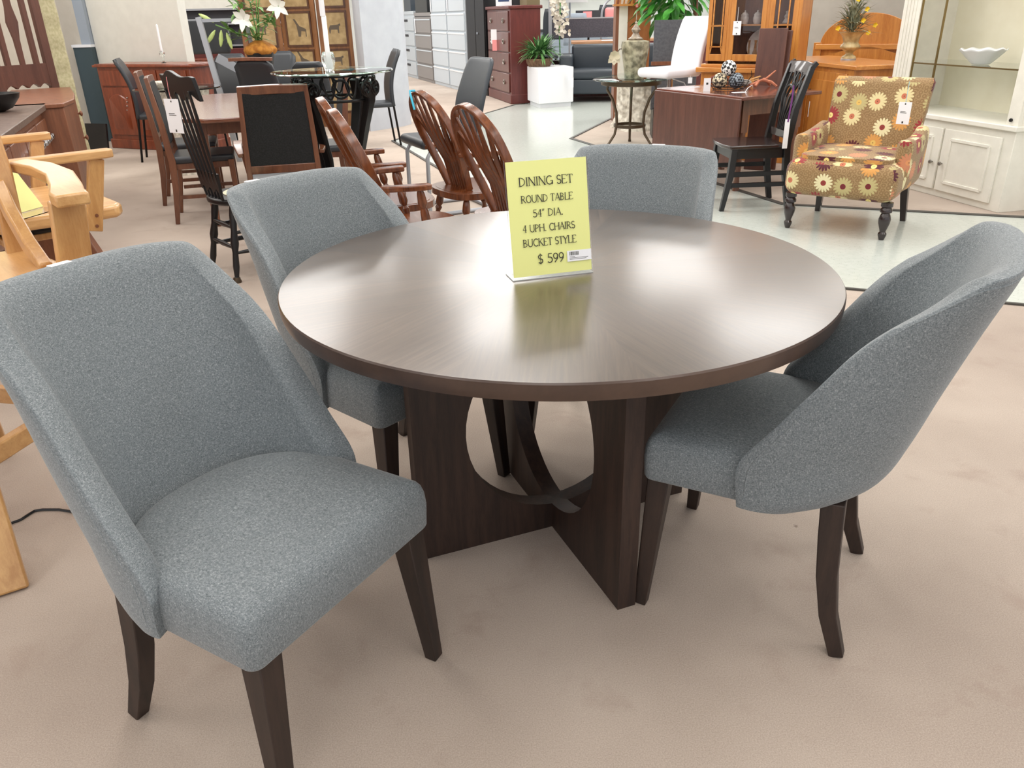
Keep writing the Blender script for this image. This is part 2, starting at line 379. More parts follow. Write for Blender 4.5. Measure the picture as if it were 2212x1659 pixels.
# ---------------------------------------------------------------- bucket chairs (local +X is the front)
XB=[(.362,-.15),(.38,-.20),(.42,-.253),(.5,-.287),(.63,-.325),(.8,-.378),(.945,-.425)]
WW=[(.362,.264),(.385,.267),(.43,.268),(.5,.268),(.65,.265),(.8,.257),(.945,.245)]
XF=[(.362,.025),(.47,.03),(.56,-.028),(.66,-.095),(.76,-.165),(.85,-.255),(.9,-.30),(.945,-.335)]
def shell_pt(u,z):
    ph=u*PI/2; w=sm(z,WW); xb=sm(z,XB); a=sm(z,XF)-xb
    s=math.sin(abs(ph))**.82; c=(1-math.cos(ph)**.9 if math.cos(ph)>0 else 1)
    return Vector((xb+a*c**1.15,math.copysign(w*s,u) if u else 0,z))
def shell():
    b=MB(); nu,nv=81,46; TH=.06
    def ztop(u): return .925-.015*u*u-.10*max(0,(abs(u)-.72)/.28)**2.6
    def mid(U,V):
        z=.362+(ztop(U)-.362)*V; return shell_pt(U,z)
    P={};Nn={}
    us=[-1+2*i/(nu-1) for i in range(nu)]; us=[math.sin(PI/2*u)*.75+u*.25 for u in us]
    vs_=[.7*(.5-.5*math.cos(PI*j/(nv-1)))+.3*j/(nv-1) for j in range(nv)]
    for i,u in enumerate(us):
        for j,v in enumerate(vs_):
            e=1e-3; uu=min(max(u,-.995),.995); vv=min(max(v,.002),.998)
            du=mid(uu+e,vv)-mid(uu-e,vv); dv=mid(uu,vv+e)-mid(uu,vv-e); n=du.cross(dv)
            n=n.normalized() if n.length>1e-12 else Vector((1,0,0))
            P[i,j]=mid(u,v); Nn[i,j]=n
    # n should point to inside (+X at the back centre)
    sgn=1 if Nn[nu//2,nv//2].x>0 else -1
    out=[];inn=[]
    def prof(d): 
        d=min(1,d/.065); return math.sqrt(max(0,1-(1-d)**2))
    import itertools
    for i in range(nu):
        for j in range(nv):
            dside=min((P[i,j]-P[0,j]).length if us[i]<0 else 9,(P[i,j]-P[nu-1,j]).length if us[i]>0 else 9)
            dtop=(P[i,j]-P[i,nv-1]).length; dbot=(P[i,j]-P[i,0]).length*2
            k=prof(dside)*prof(dtop)
            th=TH*(.78+.22*(1-vs_[j]))*k
            n=Nn[i,j]*sgn
            inn.append(P[i,j]+n*th); out.append(P[i,j]+n*0.0-n*.006*k)
    fo=[];fi=[]
    o=len(out)
    for i in range(nu-1):
        for j in range(nv-1):
            a=i*nv+j;bb=a+1;c=a+nv+1;d=a+nv
            fo.append((a,bb,c,d) if sgn>0 else (d,c,bb,a)); fi.append((o+d,o+c,o+bb,o+a) if sgn>0 else (o+a,o+bb,o+c,o+d))
    rim=[(i,0) for i in range(nu)]+[(nu-1,j) for j in range(1,nv)]+[(i,nv-1) for i in range(nu-2,-1,-1)]+[(0,j) for j in range(nv-2,0,-1)]
    fr=[]
    for k in range(len(rim)):
        a=rim[k][0]*nv+rim[k][1]; c=rim[(k+1)%len(rim)][0]*nv+rim[(k+1)%len(rim)][1]
        fr.append((a,c,o+c,o+a))
    return b.add(out+inn,fo+fi+fr)
def piping():
    b=MB(); pts=[]
    def ztop(u): return .925-.015*u*u-.10*max(0,(abs(u)-.72)/.28)**2.6
    for k in range(14): pts.append(shell_pt(-.965,.40+(ztop(-.965)-.42)*k/13))
    for k in range(1,40):
        u=-.965+1.93*k/40; pts.append(shell_pt(u,ztop(u)-.016))
    for k in range(13,-1,-1): pts.append(shell_pt(.965,.40+(ztop(.965)-.42)*k/13))
    q=[]
    for i,p in enumerate(pts):
        q.append(p+Vector((p.x+.1,p.y*2,0)).normalized()*.0035)
    b.tube(q,.0028,6); return b
def seat():
    b=MB(); W,Fx,Cr=.250,.247,.026; ol=[]
    def cor(cx,cy,a0,a1,n):
        for i in range(n+1):
            a=R(a0+(a1-a0)*i/n); ol.append((cx+Cr*math.cos(a),cy+Cr*math.sin(a),math.cos(a),math.sin(a)))
    cor(Fx-Cr,-(W-Cr),-90,0,6)
    for i in range(1,8): ol.append((Fx,-(W-Cr)+2*(W-Cr)*i/8,1,0))
    cor(Fx-Cr,W-Cr,0,90,6)
    for i in range(1,5): ol.append((Fx-Cr-.05*i,W,0,1))
    for i in range(1,24):
        a=R(90+180*i/24); ol.append((.02+.23*math.cos(a),W*math.copysign(abs(math.sin(a))**.8,math.sin(a)),math.cos(a),math.sin(a)))
    for i in range(4,0,-1): ol.append((Fx-Cr-.05*i,-W,0,-1))
    lv=[(.366,.010),(.367,.003),(.372,0),(.42,-.003),(.448,0),(.462,.005),(.472,.013),(.479,.026),(.483,.045),(.4865,.075),(.489,.115),(.490,.15)]
    nr=len(ol); vs=[];fs=[]
    for z,k in lv:
        for x,y,nx,ny in ol:
            r=math.hypot(x-.02,y); q=max(0,1-k/r) if k>.03 else None
            vs.append(((.02+(x-.02)*q,y*q,z) if q is not None else (x-nx*k,y-ny*k,z)))
    for j in range(len(lv)-1):
        for i in range(nr): fs.append((j*nr+i,j*nr+(i+1)%nr,(j+1)*nr+(i+1)%nr,(j+1)*nr+i))
    fs.append(tuple(range(nr-1,-1,-1))); m=(len(lv)-1)*nr; vs.append((.02,0,.491)); c=len(vs)-1
    for i in range(nr): fs.append((m+i,m+(i+1)%nr,c))
    return b.add(vs,fs)
def bucket(label,loc,h):
    t=T('dining_chair',label,'chair',loc,h,'grey upholstered bucket dining chairs')
    shell().obj('backrest',FAB,t,ang=88)
    piping().obj('piping',FAB,t)
    seat().obj('seat',FAB,t,ang=75)
    for s in(-1,1):
        b=MB(); b.beam((.212,s*.205,.372),(.235,s*.235,0),.052,.052,.03,.03,side=(0,1,0)); b.obj('leg',LEGM,t,bevel=.0025)
        b=MB(); pts=[(-.165,s*.185,.385),(-.17,s*.19,.3),(-.178,s*.197,.2),(-.195,s*.205,.1),(-.228,s*.214,0)]
        b.strip(pts,[.044,.044,.04,.036,.03],[.05,.048,.044,.038,.032],(0,1,0)); b.obj('leg',LEGM,t,bevel=.0025)
    return t
A=bucket('grey upholstered bucket chair at the front left, turned away from the table',(-.52,1.33,0),-31)
Rr=dup(A,(.63,1.68,0),152,'grey bucket chair on the right of the round table, outer shell towards the camera')
Bc=dup(A,(-.365,2.19,0),-42,'grey bucket chair pushed under the far left edge of the round table')
Dc=dup(A,(.35,2.49,0),-112,'grey bucket chair at the far side of the round table, behind the yellow sign')
def sticker(t,y,w=.03):
    b=MB(); u=math.asin(min(1,abs(y)/.25)**(1/.82))/(PI/2)*(1 if y>0 else -1)
    p=shell_pt(u,.925-.015*u*u); zz=.925-.015*u*u; b.rbox(p.x-.004,y-w,zz-.008,p.x+.014,y+w,zz+.0015,.001); b.obj('price_sticker',PAPER,t,label='white price sticker')
sticker(A,-.02,.022); sticker(Bc,-.12,.022); sticker(Dc,.03,.022)
# ---------------------------------------------------------------- sign on the table
G={'D':([(0,0),(0,1)],'T|',[(0,1),(.35,1),(.62,.8),(.68,.5),(.62,.2),(.35,0),(0,0)]),}
# strokes: (points, thick?)
def ell(cx,cy,rx,ry,a0,a1,n=10): return arc(cx,cy,rx,a0,a1,n,ry)
GL={
'D':(.72,[([(.1,0),(.1,1)],1),(ell(.1,.5,.55,.5,90,-90),.7)]),
'I':(.3,[([(.15,0),(.15,1)],1)]),
'N':(.8,[([(.1,0),(.1,1)],.6),([(.1,1),(.7,0)],1),([(.7,0),(.7,1)],.6)]),
'G':(.78,[(ell(.42,.5,.34,.5,50,330,14),.9),([(.72,.0),(.72,.42)],1),([(.5,.42),(.78,.42)],.5)]),
'S':(.55,[(ell(.28,.74,.2,.26,30,270,10)[0:],.8),(ell(.28,.25,.22,.25,90,-150,10),.9)]),
'E':(.62,[([(.1,0),(.1,1)],1),([(.1,1),(.55,1),(.57,.86)],.5),([(.1,.52),(.42,.52)],.5),([(.1,0),(.55,0),(.6,.15)],.5)]),
'T':(.66,[([(.33,0),(.33,1)],1),([(.03,.84),(.06,1),(.6,1),(.63,.84)],.5)]),
'R':(.7,[([(.1,0),(.1,1)],1),(ell(.1,.74,.42,.26,90,-90),.7),([(.28,.48),(.66,0)],.9)]),
'O':(.82,[(ell(.41,.5,.33,.5,0,360,20),.85)]),
'U':(.78,[([(.1,1),(.1,.35)]+ell(.38,.32,.28,.32,180,360,10)+[(.66,1)],.8)]),
'A':(.74,[([(.05,0),(.37,1)],.5),([(.37,1),(.69,0)],1),([(.16,.34),(.58,.34)],.5)]),
'B':(.66,[([(.1,0),(.1,1)],1),(ell(.1,.76,.36,.24,90,-90),.7),(ell(.1,.27,.46,.27,90,-90),.7)]),
'L':(.6,[([(.1,0),(.1,1)],1),([(.1,0),(.55,0),(.58,.15)],.5)]),
'P':(.62,[([(.1,0),(.1,1)],1),(ell(.1,.73,.42,.27,90,-90),.7)]),
'H':(.8,[([(.1,0),(.1,1)],1),([(.7,0),(.7,1)],1),([(.1,.52),(.7,.52)],.5)]),
'C':(.74,[(ell(.42,.5,.34,.5,45,315,14),.9)]),
'K':(.74,[([(.1,0),(.1,1)],1),([(.62,1),(.1,.45)],.5),([(.26,.58),(.7,0)],1)]),
'Y':(.7,[([(.05,1),(.34,.5)],1),([(.68,1.05),(.34,.5)],.6),([(.34,.5),(.34,0)],1)]),
'5':(.6,[([(.5,1),(.17,1),(.13,.58)],.7),(ell(.27,.3,.26,.31,115,-140,12),.9)]),
'4':(.62,[([(.42,1),(.05,.35),(.58,.35)],.5),([(.42,1),(.42,0)],1)]),
'9':(.6,[(ell(.3,.68,.22,.3,0,360,16),.8),([(.52,.7),(.48,.35),(.2,-.03)],.8)]),
'$':(.6,[(ell(.28,.73,.2,.24,30,270,10),.8),(ell(.28,.26,.22,.24,90,-150,10),.9),([(.28,-.12),(.28,1.12)],.5)]),
'.':(.28,[([(.1,.03),(.16,.03)],1.3)]),'"':(.4,[([(.12,1.05),(.06,.8)],.8),([(.28,1.05),(.22,.8)],.8)]),' ':(.38,[])}
def writing(b,txt,cx,cy,wid,h,fn,wt=.085):
    tot=sum(GL[c][0] for c in txt); k=wid/tot; x=cx-wid/2
    for ch in txt:
        w,st=GL[ch]
        for pts,th in st:
            q=[(x+px*k,cy-h/2+py*h) for px,py in pts]; tw=wt*h*th/2
            for (x0,y0),(x1,y1) in zip(q,q[1:]):
                dx,dy=x1-x0,y1-y0; L=math.hypot(dx,dy) or 1; nx,ny=-dy/L*tw,dx/L*tw; ex,ey=dx/L*tw*.4,dy/L*tw*.4
                b.add([fn(x0+nx-ex,y0+ny-ey),fn(x0-nx-ex,y0-ny-ey),fn(x1-nx+ex,y1-ny+ey),fn(x1+nx+ex,y1+ny+ey)],[(0,1,2,3)])
            if ch in 'DINETRUABLPHKY4' and th>=.6:
                for e,o in((q[0],q[1]),(q[-1],q[-2])):
                    if abs(e[0]-o[0])<abs(e[1]-o[1])*.8 and (abs(e[1]-(cy-h/2))<h*.08 or abs(e[1]-(cy+h/2))<h*.08):
                        sw=.13*h; b.add([fn(e[0]-sw,e[1]-.022*h),fn(e[0]+sw,e[1]-.022*h),fn(e[0]+sw,e[1]+.022*h),fn(e[0]-sw,e[1]+.022*h)],[(0,1,2,3)])
        x+=w*k
SH=16.4; sg=T('table_sign','yellow price sign in a clear slanted acrylic holder on the round table','sign',(.1085,1.8825,.762),SH)
W2,HS,LN=.1045,.279,R(11)
def sf(off):
    # local: x right, y away; board leans back
    return lambda x,y:(x,math.sin(LN)*y+off*math.cos(LN),.004+math.cos(LN)*y-off*math.sin(LN))
b=MB()
for o0,o1 in((.0006,.0030),):
    g0,g1=sf(o0),sf(o1)
    vs=[g0(-W2,0),g0(W2,0),g0(W2,HS),g0(-W2,HS),g1(-W2,0),g1(W2,0),g1(W2,HS),g1(-W2,HS)]
    b.add(vs,[(0,1,2,3),(7,6,5,4),(1,0,4,5),(2,1,5,6),(3,2,6,7),(0,3,7,4)])
b.obj('holder',ACR,sg)
b=MB(); b.box(-W2,-.003,0,W2,.06,.0022); b.obj('holder_foot',plain('frosted_acrylic',srgb(226,230,228),.15,Transmission_Weight=.45,IOR=1.2),sg)
b=MB(); g0,g1=sf(-.0004),sf(.0004); w=W2-.003
b.add([g0(-w,.004),g0(w,.004),g0(w,HS-.004),g0(-w,HS-.004),g1(-w,.004),g1(w,.004),g1(w,HS-.004),g1(-w,HS-.004)],[(0,1,2,3),(7,6,5,4),(1,0,4,5),(2,1,5,6),(3,2,6,7),(0,3,7,4)])
b.obj('paper_sheet',YEL,sg,label='yellow printed sheet')
b=MB(); fn=sf(-.0030)
for txt,fy,wd,h in(('DINING SET',.185,.137,.0195),('ROUND TABLE',.33,.132,.0165),('54" DIA.',.453,.078,.0165),('4 UPH. CHAIRS',.578,.134,.0165),('BUCKET STYLE',.70,.137,.0175),('$ 599',.845,.068,.0215)):
    writing(b,txt,-.004,HS*(1-fy),wd,h,fn,.125)
b.obj('lettering',INK,sg)
b=MB(); f2=sf(-.0028); x0,x1,y0,y1=.038,.1015,HS*.105,HS*.20
b.add([f2(x0,y0),f2(x1,y0),f2(x1,y1),f2(x0,y1)],[(0,1,2,3)]); st=b.obj('barcode_label',PAPER,sg,label='white barcode sticker')
b=MB(); f3=sf(-.0031); random.seed(3); x=x0+.006
while x<x0+.03:
    w=random.choice((.0006,.001,.0015)); b.add([f3(x,y1-.012),f3(x+w,y1-.012),f3(x+w,y1-.003),f3(x,y1-.003)],[(0,1,2,3)]); x+=w+random.choice((.0007,.0012))
for k,(a,c) in enumerate(((.006,.02),(.006,.055),(.006,.05))): 
    yy=y1-.0155-k*.0032; b.add([f3(x0+a,yy),f3(x0+c,yy),f3(x0+c,yy+.0009),f3(x0+a,yy+.0009)],[(0,1,2,3)])
b.obj('barcode',INK,st)
# ---------------------------------------------------------------- generic pieces
def cardtag(label,p,w=.045,h=.08,face=-90,string=.06,smat=None,mark=True,group=None,tilt=0,sx=0,cat='price tag'):
    # card hanging below a string, p = top of the string; face = heading of the card's front
    t=T('price_tag',label,cat,p,face,group)
    b=MB(); b.tube([(0,0,0),(0.002,sx/2,-string/2),(0,sx,-string)],.0016,5); b.obj('string',smat or PAPER,t)
    b=MB(); b.box(-.0008,sx-w/2,-string-h,.0008,sx+w/2,-string+.004); c=b.obj('card',PAPER,t)
    if mark:
        b=MB()
        b.box(.001,sx-.004,-string-.012,.0014,sx+.004,-string-.004)
        for k in range(2): b.box(.001,sx-w*.3,-string-h*.42-k*.008,.0014,sx+w*(.1+.1*k),-string-h*.42-k*.008+.003)
        b.box(.001,sx-.005,-string-h+.006,.0014,sx+.005,-string-h+.018)
        b.obj('print',INK,c)
    return t
def turned(b,p,q,rs,n=12):
    # turned leg between p (top) and q (bottom), rs=[(t,r)]
    p=Vector(p);q=Vector(q);L=(q-p).length
    b.lathe([(r,t*L) for t,r in rs],p,n,axis=tuple(q-p)); return b
# ---------------------------------------------------------------- oak bar stools with arms
def oakstool(label,loc,h,kind):
    t=T('bar_stool',label,'bar stool',loc,h,'light oak bar stools with arms at the left')
    b=MB(); b.prism([(-.27,-.30),(.16,-.35),(.24,-.345),(.27,-.30),(.275,0),(.27,.30),(.24,.345),(.16,.35),(-.27,.30)],.65,.70); b.obj('seat',OAK,t,bevel=.014)
    b=MB(); b.lathe([(.16,.60),(.17,.612),(.17,.648)],n=24); b.obj('swivel',BLKM,t)
    b=MB(); b.box(-.15,-.15,.57,.15,.15,.60); b.obj('base_top',OAKZ,t,bevel=.006)
    r0=15 if kind=='curved' else 0
    sp_=.29 if kind=='curved' else .27
    for a in range(4):
        b=MB(); b.beam((.12,.12,.58),(sp_,sp_,0),.085,.035,side=(1,-1,0)); b.rot(R(r0+90*a+20)); b.obj('leg',OAKZ if kind=='curved' else MBR,t,bevel=.006)
        b=MB(); z=.30; k=.12+.15*(1-z/.58); b.beam((-k,-k,z),(k,-k,z),.03,.05); b.rot(R(r0+90*a+20)); b.obj('foot_rail',OAK,t,bevel=.004)
    for s in(-1,1):
        if kind=='straight':
            b=MB(); b.strip([(-.36,s*.385,.905),(.0,s*.388,.905),(.22,s*.388,.905),(.25,s*.386,.905)],[.055,.06,.06,.045],.032,(0,1,0)); b.obj('armrest',OAK,t,bevel=.006)
            b=MB(); b.beam((.19,s*.385,.89),(.13,s*.365,.62),.03,.055,side=(0,1,0)); p=b.obj('arm_post',OAKZ,t,bevel=.004)
            for z in(.64,.68): b=MB(); b.lathe([(.007,0),(.006,.004)],(.138+.2*(z-.64),s*.384,z),8,axis=(0,s,0)); b.obj('wood_plug',WALN,p)
        else:
            b=MB(); b.strip([(-.30,s*.35,.93),(-.2,s*.385,.925),(-.08,s*.40,.915),(.06,s*.375,.905),(.18,s*.345,.905),(.24,s*.34,.905)],[.06,.07,.075,.08,.085,.08],.032,(0,1,0)); b.obj('armrest',OAK,t,bevel=.006)
            b=MB(); b.beam((.15,s*.345,.89),(.13,s*.325,.66),.085,.03,side=(0,1,0)); b.obj('arm_post',OAKZ,t,bevel=.004)
            b=MB(); b.strip([(-.24,s*.27,.90),(-.20,s*.275,.82),(-.10,s*.28,.74),(.04,s*.28,.70)],.035,[.04,.05,.05,.03],(0,1,0)); b.obj('arm_brace',OAKZ,t,bevel=.006)
        b=MB(); b.strip([(-.23,s*.27,.69),(-.27,s*.29,.92),(-.33,s*.29,1.15)],.06,.035,(0,1,0)); b.obj('back_post',OAKZ,t,bevel=.006)
    for k in range(5):
        y=-.18+.09*k; b=MB(); b.beam((-.24,y,.69),(-.32,y,1.12),.035,.012,side=(0,1,0)); b.obj('spindle',OAKZ,t,bevel=.003)
    b=MB(); b.strip([(-.33,-.31,1.15),(-.36,-.12,1.165),(-.365,0,1.17),(-.36,.12,1.165),(-.33,.31,1.15)],.03,.09,(1,0,0)); b.obj('top_rail',OAK,t,bevel=.006)
    return t
S1=oakstool('farther light oak bar stool with straight arms, holding a yellow sign on its seat',(-1.96,3.26,0),43,'straight')
S2=oakstool('nearer light oak bar stool with curved arms, behind the front left grey chair',(-1.56,2.04,0),-48,'curved'); S2.scale=(1.035,)*3
t=T('seat_sign','yellow paper sign in a clear holder tilted on the oak stool seat','sign',(-1.86,3.03,.702),75)
b=MB(); b.box(-.12,-.003,.0,.12,.003,.28); b.rot(R(-32),'X'); b.move((0,0,.003)); b.obj('paper_sheet',YEL,t)
b=MB(); b.box(-.123,-.09,0,.123,.012,.003); b.obj('holder_base',ACR,t)
# ---------------------------------------------------------------- Windsor armchairs (bow back)
TURN=[(0,.014),(.08,.02),(.18,.024),(.22,.015),(.25,.021),(.29,.014),(.4,.02),(.58,.026),(.66,.016),(.7,.022),(.74,.014),(1,.012)]
def bow(t): # t in 0..1 along the bow
    a=PI*t; y=-.235*math.cos(a)*(1-.0*math.sin(a)); hgt=math.sin(a)**.62
    if t<.0: pass
    y=-.20*math.cos(a)*(1+.30*math.sin(a)**2*abs(math.cos(a))*2)*(.58+.42*min(1,hgt/.55))
    z=.45+.53*hgt; x=-.10-.22*((z-.45)/.53)**1.1
    return Vector((x,y,z))
def windsor(label,loc,h):
    t=T('windsor_armchair',label,'chair',loc,h,'mahogany bow back Windsor armchairs')
    pl=[(.23*math.copysign(abs(math.cos(a))**.7,math.cos(a)),.235*math.copysign(abs(math.sin(a))**.7,math.sin(a))) for a in [2*PI*i/36 for i in range(36)]]
    b=MB(); b.prism(pl,.415,.45); b.prism([(x*.9,y*.9) for x,y in pl],.45,.4515); b.obj('seat',MAHO,t,bevel=.008)
    b=MB(); b.strip([bow(i/32) for i in range(33)],.042,.02,(1,0,.2)); b.obj('bow',MAHO,t,bevel=.004)
    for k in range(7):
        y0=-.078+.026*k; tt=.22+.56*k/6; q=bow(tt)
        b=MB(); b.strip([(-.10,y0,.445),(-.14,y0*1.05,.6),((q.x-.14)/2,(y0*1.1+q.y)/2,.75),q],[.018,.028,.044,.014],[.012,.010,.012,.012],(0,1,0)); b.obj('spindle',MAHO,t,bevel=.003)
    for s in(-1,1):
        b=MB(); b.strip([(-.195,s*.185,.662),(-.13,s*.235,.665),(-.06,s*.25,.665),(0,s*.255,.665),(.04,s*.252,.665)],[.04,.045,.05,.058,.045],.026,(0,1,0)); b.obj('armrest',MAHO,t,bevel=.006)
        b=MB(); turned(b,(-.01,s*.25,.655),(.03,s*.205,.445),[(0,.011),(.1,.018),(.3,.022),(.42,.013),(.5,.019),(.7,.022),(.8,.012),(.86,.019),(1,.013)]); b.obj('arm_support',MAHO,t)
    for sx in(-1,1):
        for sy in(-1,1):
            b=MB(); turned(b,(sx*.14,sy*.15,.42),(sx*.21,sy*.215,0),TURN); b.obj('leg',MAHO,t)
    for s in(-1,1):
        b=MB(); turned(b,(-.185,s*.195,.17),(.185,s*.195,.17),[(0,.01),(.3,.017),(.5,.02),(.7,.017),(1,.01)]); b.obj('stretcher',MAHO,t)
    b=MB(); turned(b,(0,-.195,.17),(0,.195,.17),[(0,.01),(.3,.017),(.5,.02),(.7,.017),(1,.01)]); b.obj('stretcher',MAHO,t)
    return t
Wd2=windsor('left-hand pair of Windsor armchairs, the nearer one',(-.464,3.80,0),20)
dup(Wd2,(-.642,4.39,0),20,'left-hand pair of Windsor armchairs, the farther one beside the iron pub table')
Wd4=dup(Wd2,(.085,3.96,0),32,'right-hand pair of Windsor armchairs, the nearer one directly behind the yellow sign')
Wd3=dup(Wd2,(-.19,4.69,0),32,'right-hand pair of Windsor armchairs, the farther one with a blue tie on its bow')
t=T('blue_tie','bright blue plastic tie looped round the top of a Windsor chair bow','tie',(-.47,4.50,.99),32)
b=MB(); b.tube([(.0,.02,.0),(-.03,.02,.0),(-.036,.0,-.02),(-.034,-.03,-.09)],.006,6); b.obj('tail',CYAN,t)
# ---------------------------------------------------------------- black side chair with chrome legs (centre)
t=T('side_chair','black padded side chair on silver tube legs, seen side-on behind the Windsor chairs','chair',(-.47,6.12,0),206,sc=1.07)
b=MB(); b.rbox(-.22,-.22,.455,.24,.22,.52,.03); b.obj('seat',BLEA,t)
b=MB(); 
def bk(u,v):
    z=.50+.50*v; x=-.19-.04*v-.16*max(0,v-.35)**1.3; w=.20-.045*abs(v-.45)*.9+(-.03 if v<.1 else 0); cv=.02*(1-(2*u-1)**2)
    return (x-cv,(2*u-1)*w*1.15*(1-.25*max(0,v-.9)/.1*.6),z)
b.grid(bk,9,14); b.obj('backrest',CHAR,t,thick=.035,ang=80,sub=1)
for s in(-1,1):
    b=MB(); b.tube([(-.16,s*.2,.45),(.10,s*.2,.45),(.17,s*.2,.44),(.195,s*.2,.40),(.20,s*.2,.02),(.19,s*.2,.014),(-.28,s*.2,.014),(-.29,s*.2,.02),(-.2,s*.2,.42),(-.19,s*.19,.60)],.014,10); b.obj('leg_frame',SILV,t)
for x in(.12,):
    b=MB(); b.tube([(x,-.2,.45),(x,.2,.45)],.012,8); b.obj('crossbar',SILV,t)
b=MB(); b.tube([(-.27,-.2,.014),(-.27,.2,.014)],.012,8); b.obj('crossbar',SILV,t)
# ---------------------------------------------------------------- iron pub table with glass top
PT=(-1.05,5.22)
t=T('pub_table','tall round pub table with a glass top and black scrolled iron base','table',(*PT,0),20)
b=MB(); b.lathe([(.355,1.050),(.366,1.054),(.368,1.060),(.364,1.064),(.10,1.064)],n=64); b.obj('glass_top',GEDGE,t,ang=30)
b=MB(); b.tube([(.24*math.cos(a),.24*math.sin(a),.90) for a in [2*PI*i/40 for i in range(40)]],.009,6,closed=True)
b.tube([(.26*math.cos(a),.26*math.sin(a),1.042) for a in [2*PI*i/40 for i in range(40)]],.008,6,closed=True); b.obj('apron_ring',BLKM,t)
for k in range(4):
    a0=PI/4+k*PI/2; b=MB()
    b.strip([(.23,0,1.0),(.25,0,.9),(.20,0,.75),(.14,0,.55),(.13,0,.35),(.17,0,.15),(.25,0,.012)],[.07,.07,.065,.055,.05,.05,.055],[.05,.05,.04,.035,.03,.03,.02],(0,1,0)); b.rot(a0); b.obj('leg',BLKM,t,bevel=.008)
    b=MB() # scroll cluster at the head of each leg
    for cy,rr in((-.045,.04),(.045,.04),(0,.06)):
        b.tube([(.265,cy+rr*math.cos(g)*(1-.0*g),.965+rr*math.sin(g)) for g in [2*PI*i/18 for i in range(18)]],.008,6,closed=True)
    for cy in(-.05,.05):
        b.tube([(.27,cy+(.034-.004*g)*math.cos(g+1.2)*(1 if cy>0 else -1),.955+(.034-.004*g)*math.sin(g+1.2)) for g in [i*.45 for i in range(17)]],.007,6)
    b.rot(a0); b.obj('scroll_rosette',BLKM,t)
    b=MB() # bars between legs: s-scrolls
    for sg_ in(-1,1):
        pts=[]
        for i in range(17):
            g=-PI/2+PI*1.15*i/16; aa=sg_*(.10+.33*(.5+.5*math.sin(g*1.0))) ; pts.append((.25*math.cos(aa),.25*math.sin(aa),.97-.055*math.cos(g*2.0)))
        b.tube(pts,.007,6)
    b.tube([(.25*math.cos(.20*math.sin(g)),.25*math.sin(.20*math.sin(g)),.97+.05*math.cos(g)) for g in [2*PI*i/20 for i in range(20)]],.007,6,closed=True)
    b.rot(k*PI/2); b.obj('scroll_panel',BLKM,t)
b=MB(); b.lathe([(.17,.14),(.17,.155)],n=32); b.obj('base_plate',BLKM,t)
t=T('candle_holder','cut crystal vase holding a tall white candle on the glass pub table','candle holder',(-1.055,5.16,1.064))
b=MB()
def cry(u,v):
    r=sm(v,[(0,.026),(.15,.030),(.5,.037),(.8,.036),(1,.030)])*(1+.06*math.sin(u*2*PI*9+v*9)*math.sin(v*PI)); return (r*math.cos(2*PI*u),r*math.sin(2*PI*u),.105*v+.001)
b.grid(cry,72,16,cu=True); b.add([(0,0,.001)]+[cry(i/72,0) for i in range(72)],[(0,(i+1)%72+1,i+1) for i in range(72)]); b.obj('vase',GLASS,t,ang=20)
b=MB(); b.lathe([(.0145,.012),(.0145,.30),(.0135,.302),(.004,.304)],n=20); b.obj('candle',plain('candle_wax',srgb(246,246,246),.4),t)
b=MB(); b.cb((.004,-.015,.35),(.022,.002,.10)); b.cb((-.004,.0,.40),(.026,.022,.20)); b.obj('candle_wrapper',PAPER,t)
t=T('price_card','white card and blue ribbon lying on the glass top','price card',(-.93,5.24,1.0645),20)
b=MB(); b.box(.02,-.02,.0,.09,.02,.0015); b.obj('card',PAPER,t); b=MB(); b.add([(-.09,-.02,.001),(-.0,.004,.006),(.02,.012,.001),(-.05,.02,.001)],[(0,1,2,3)]); b.obj('ribbon',CYAN,t)
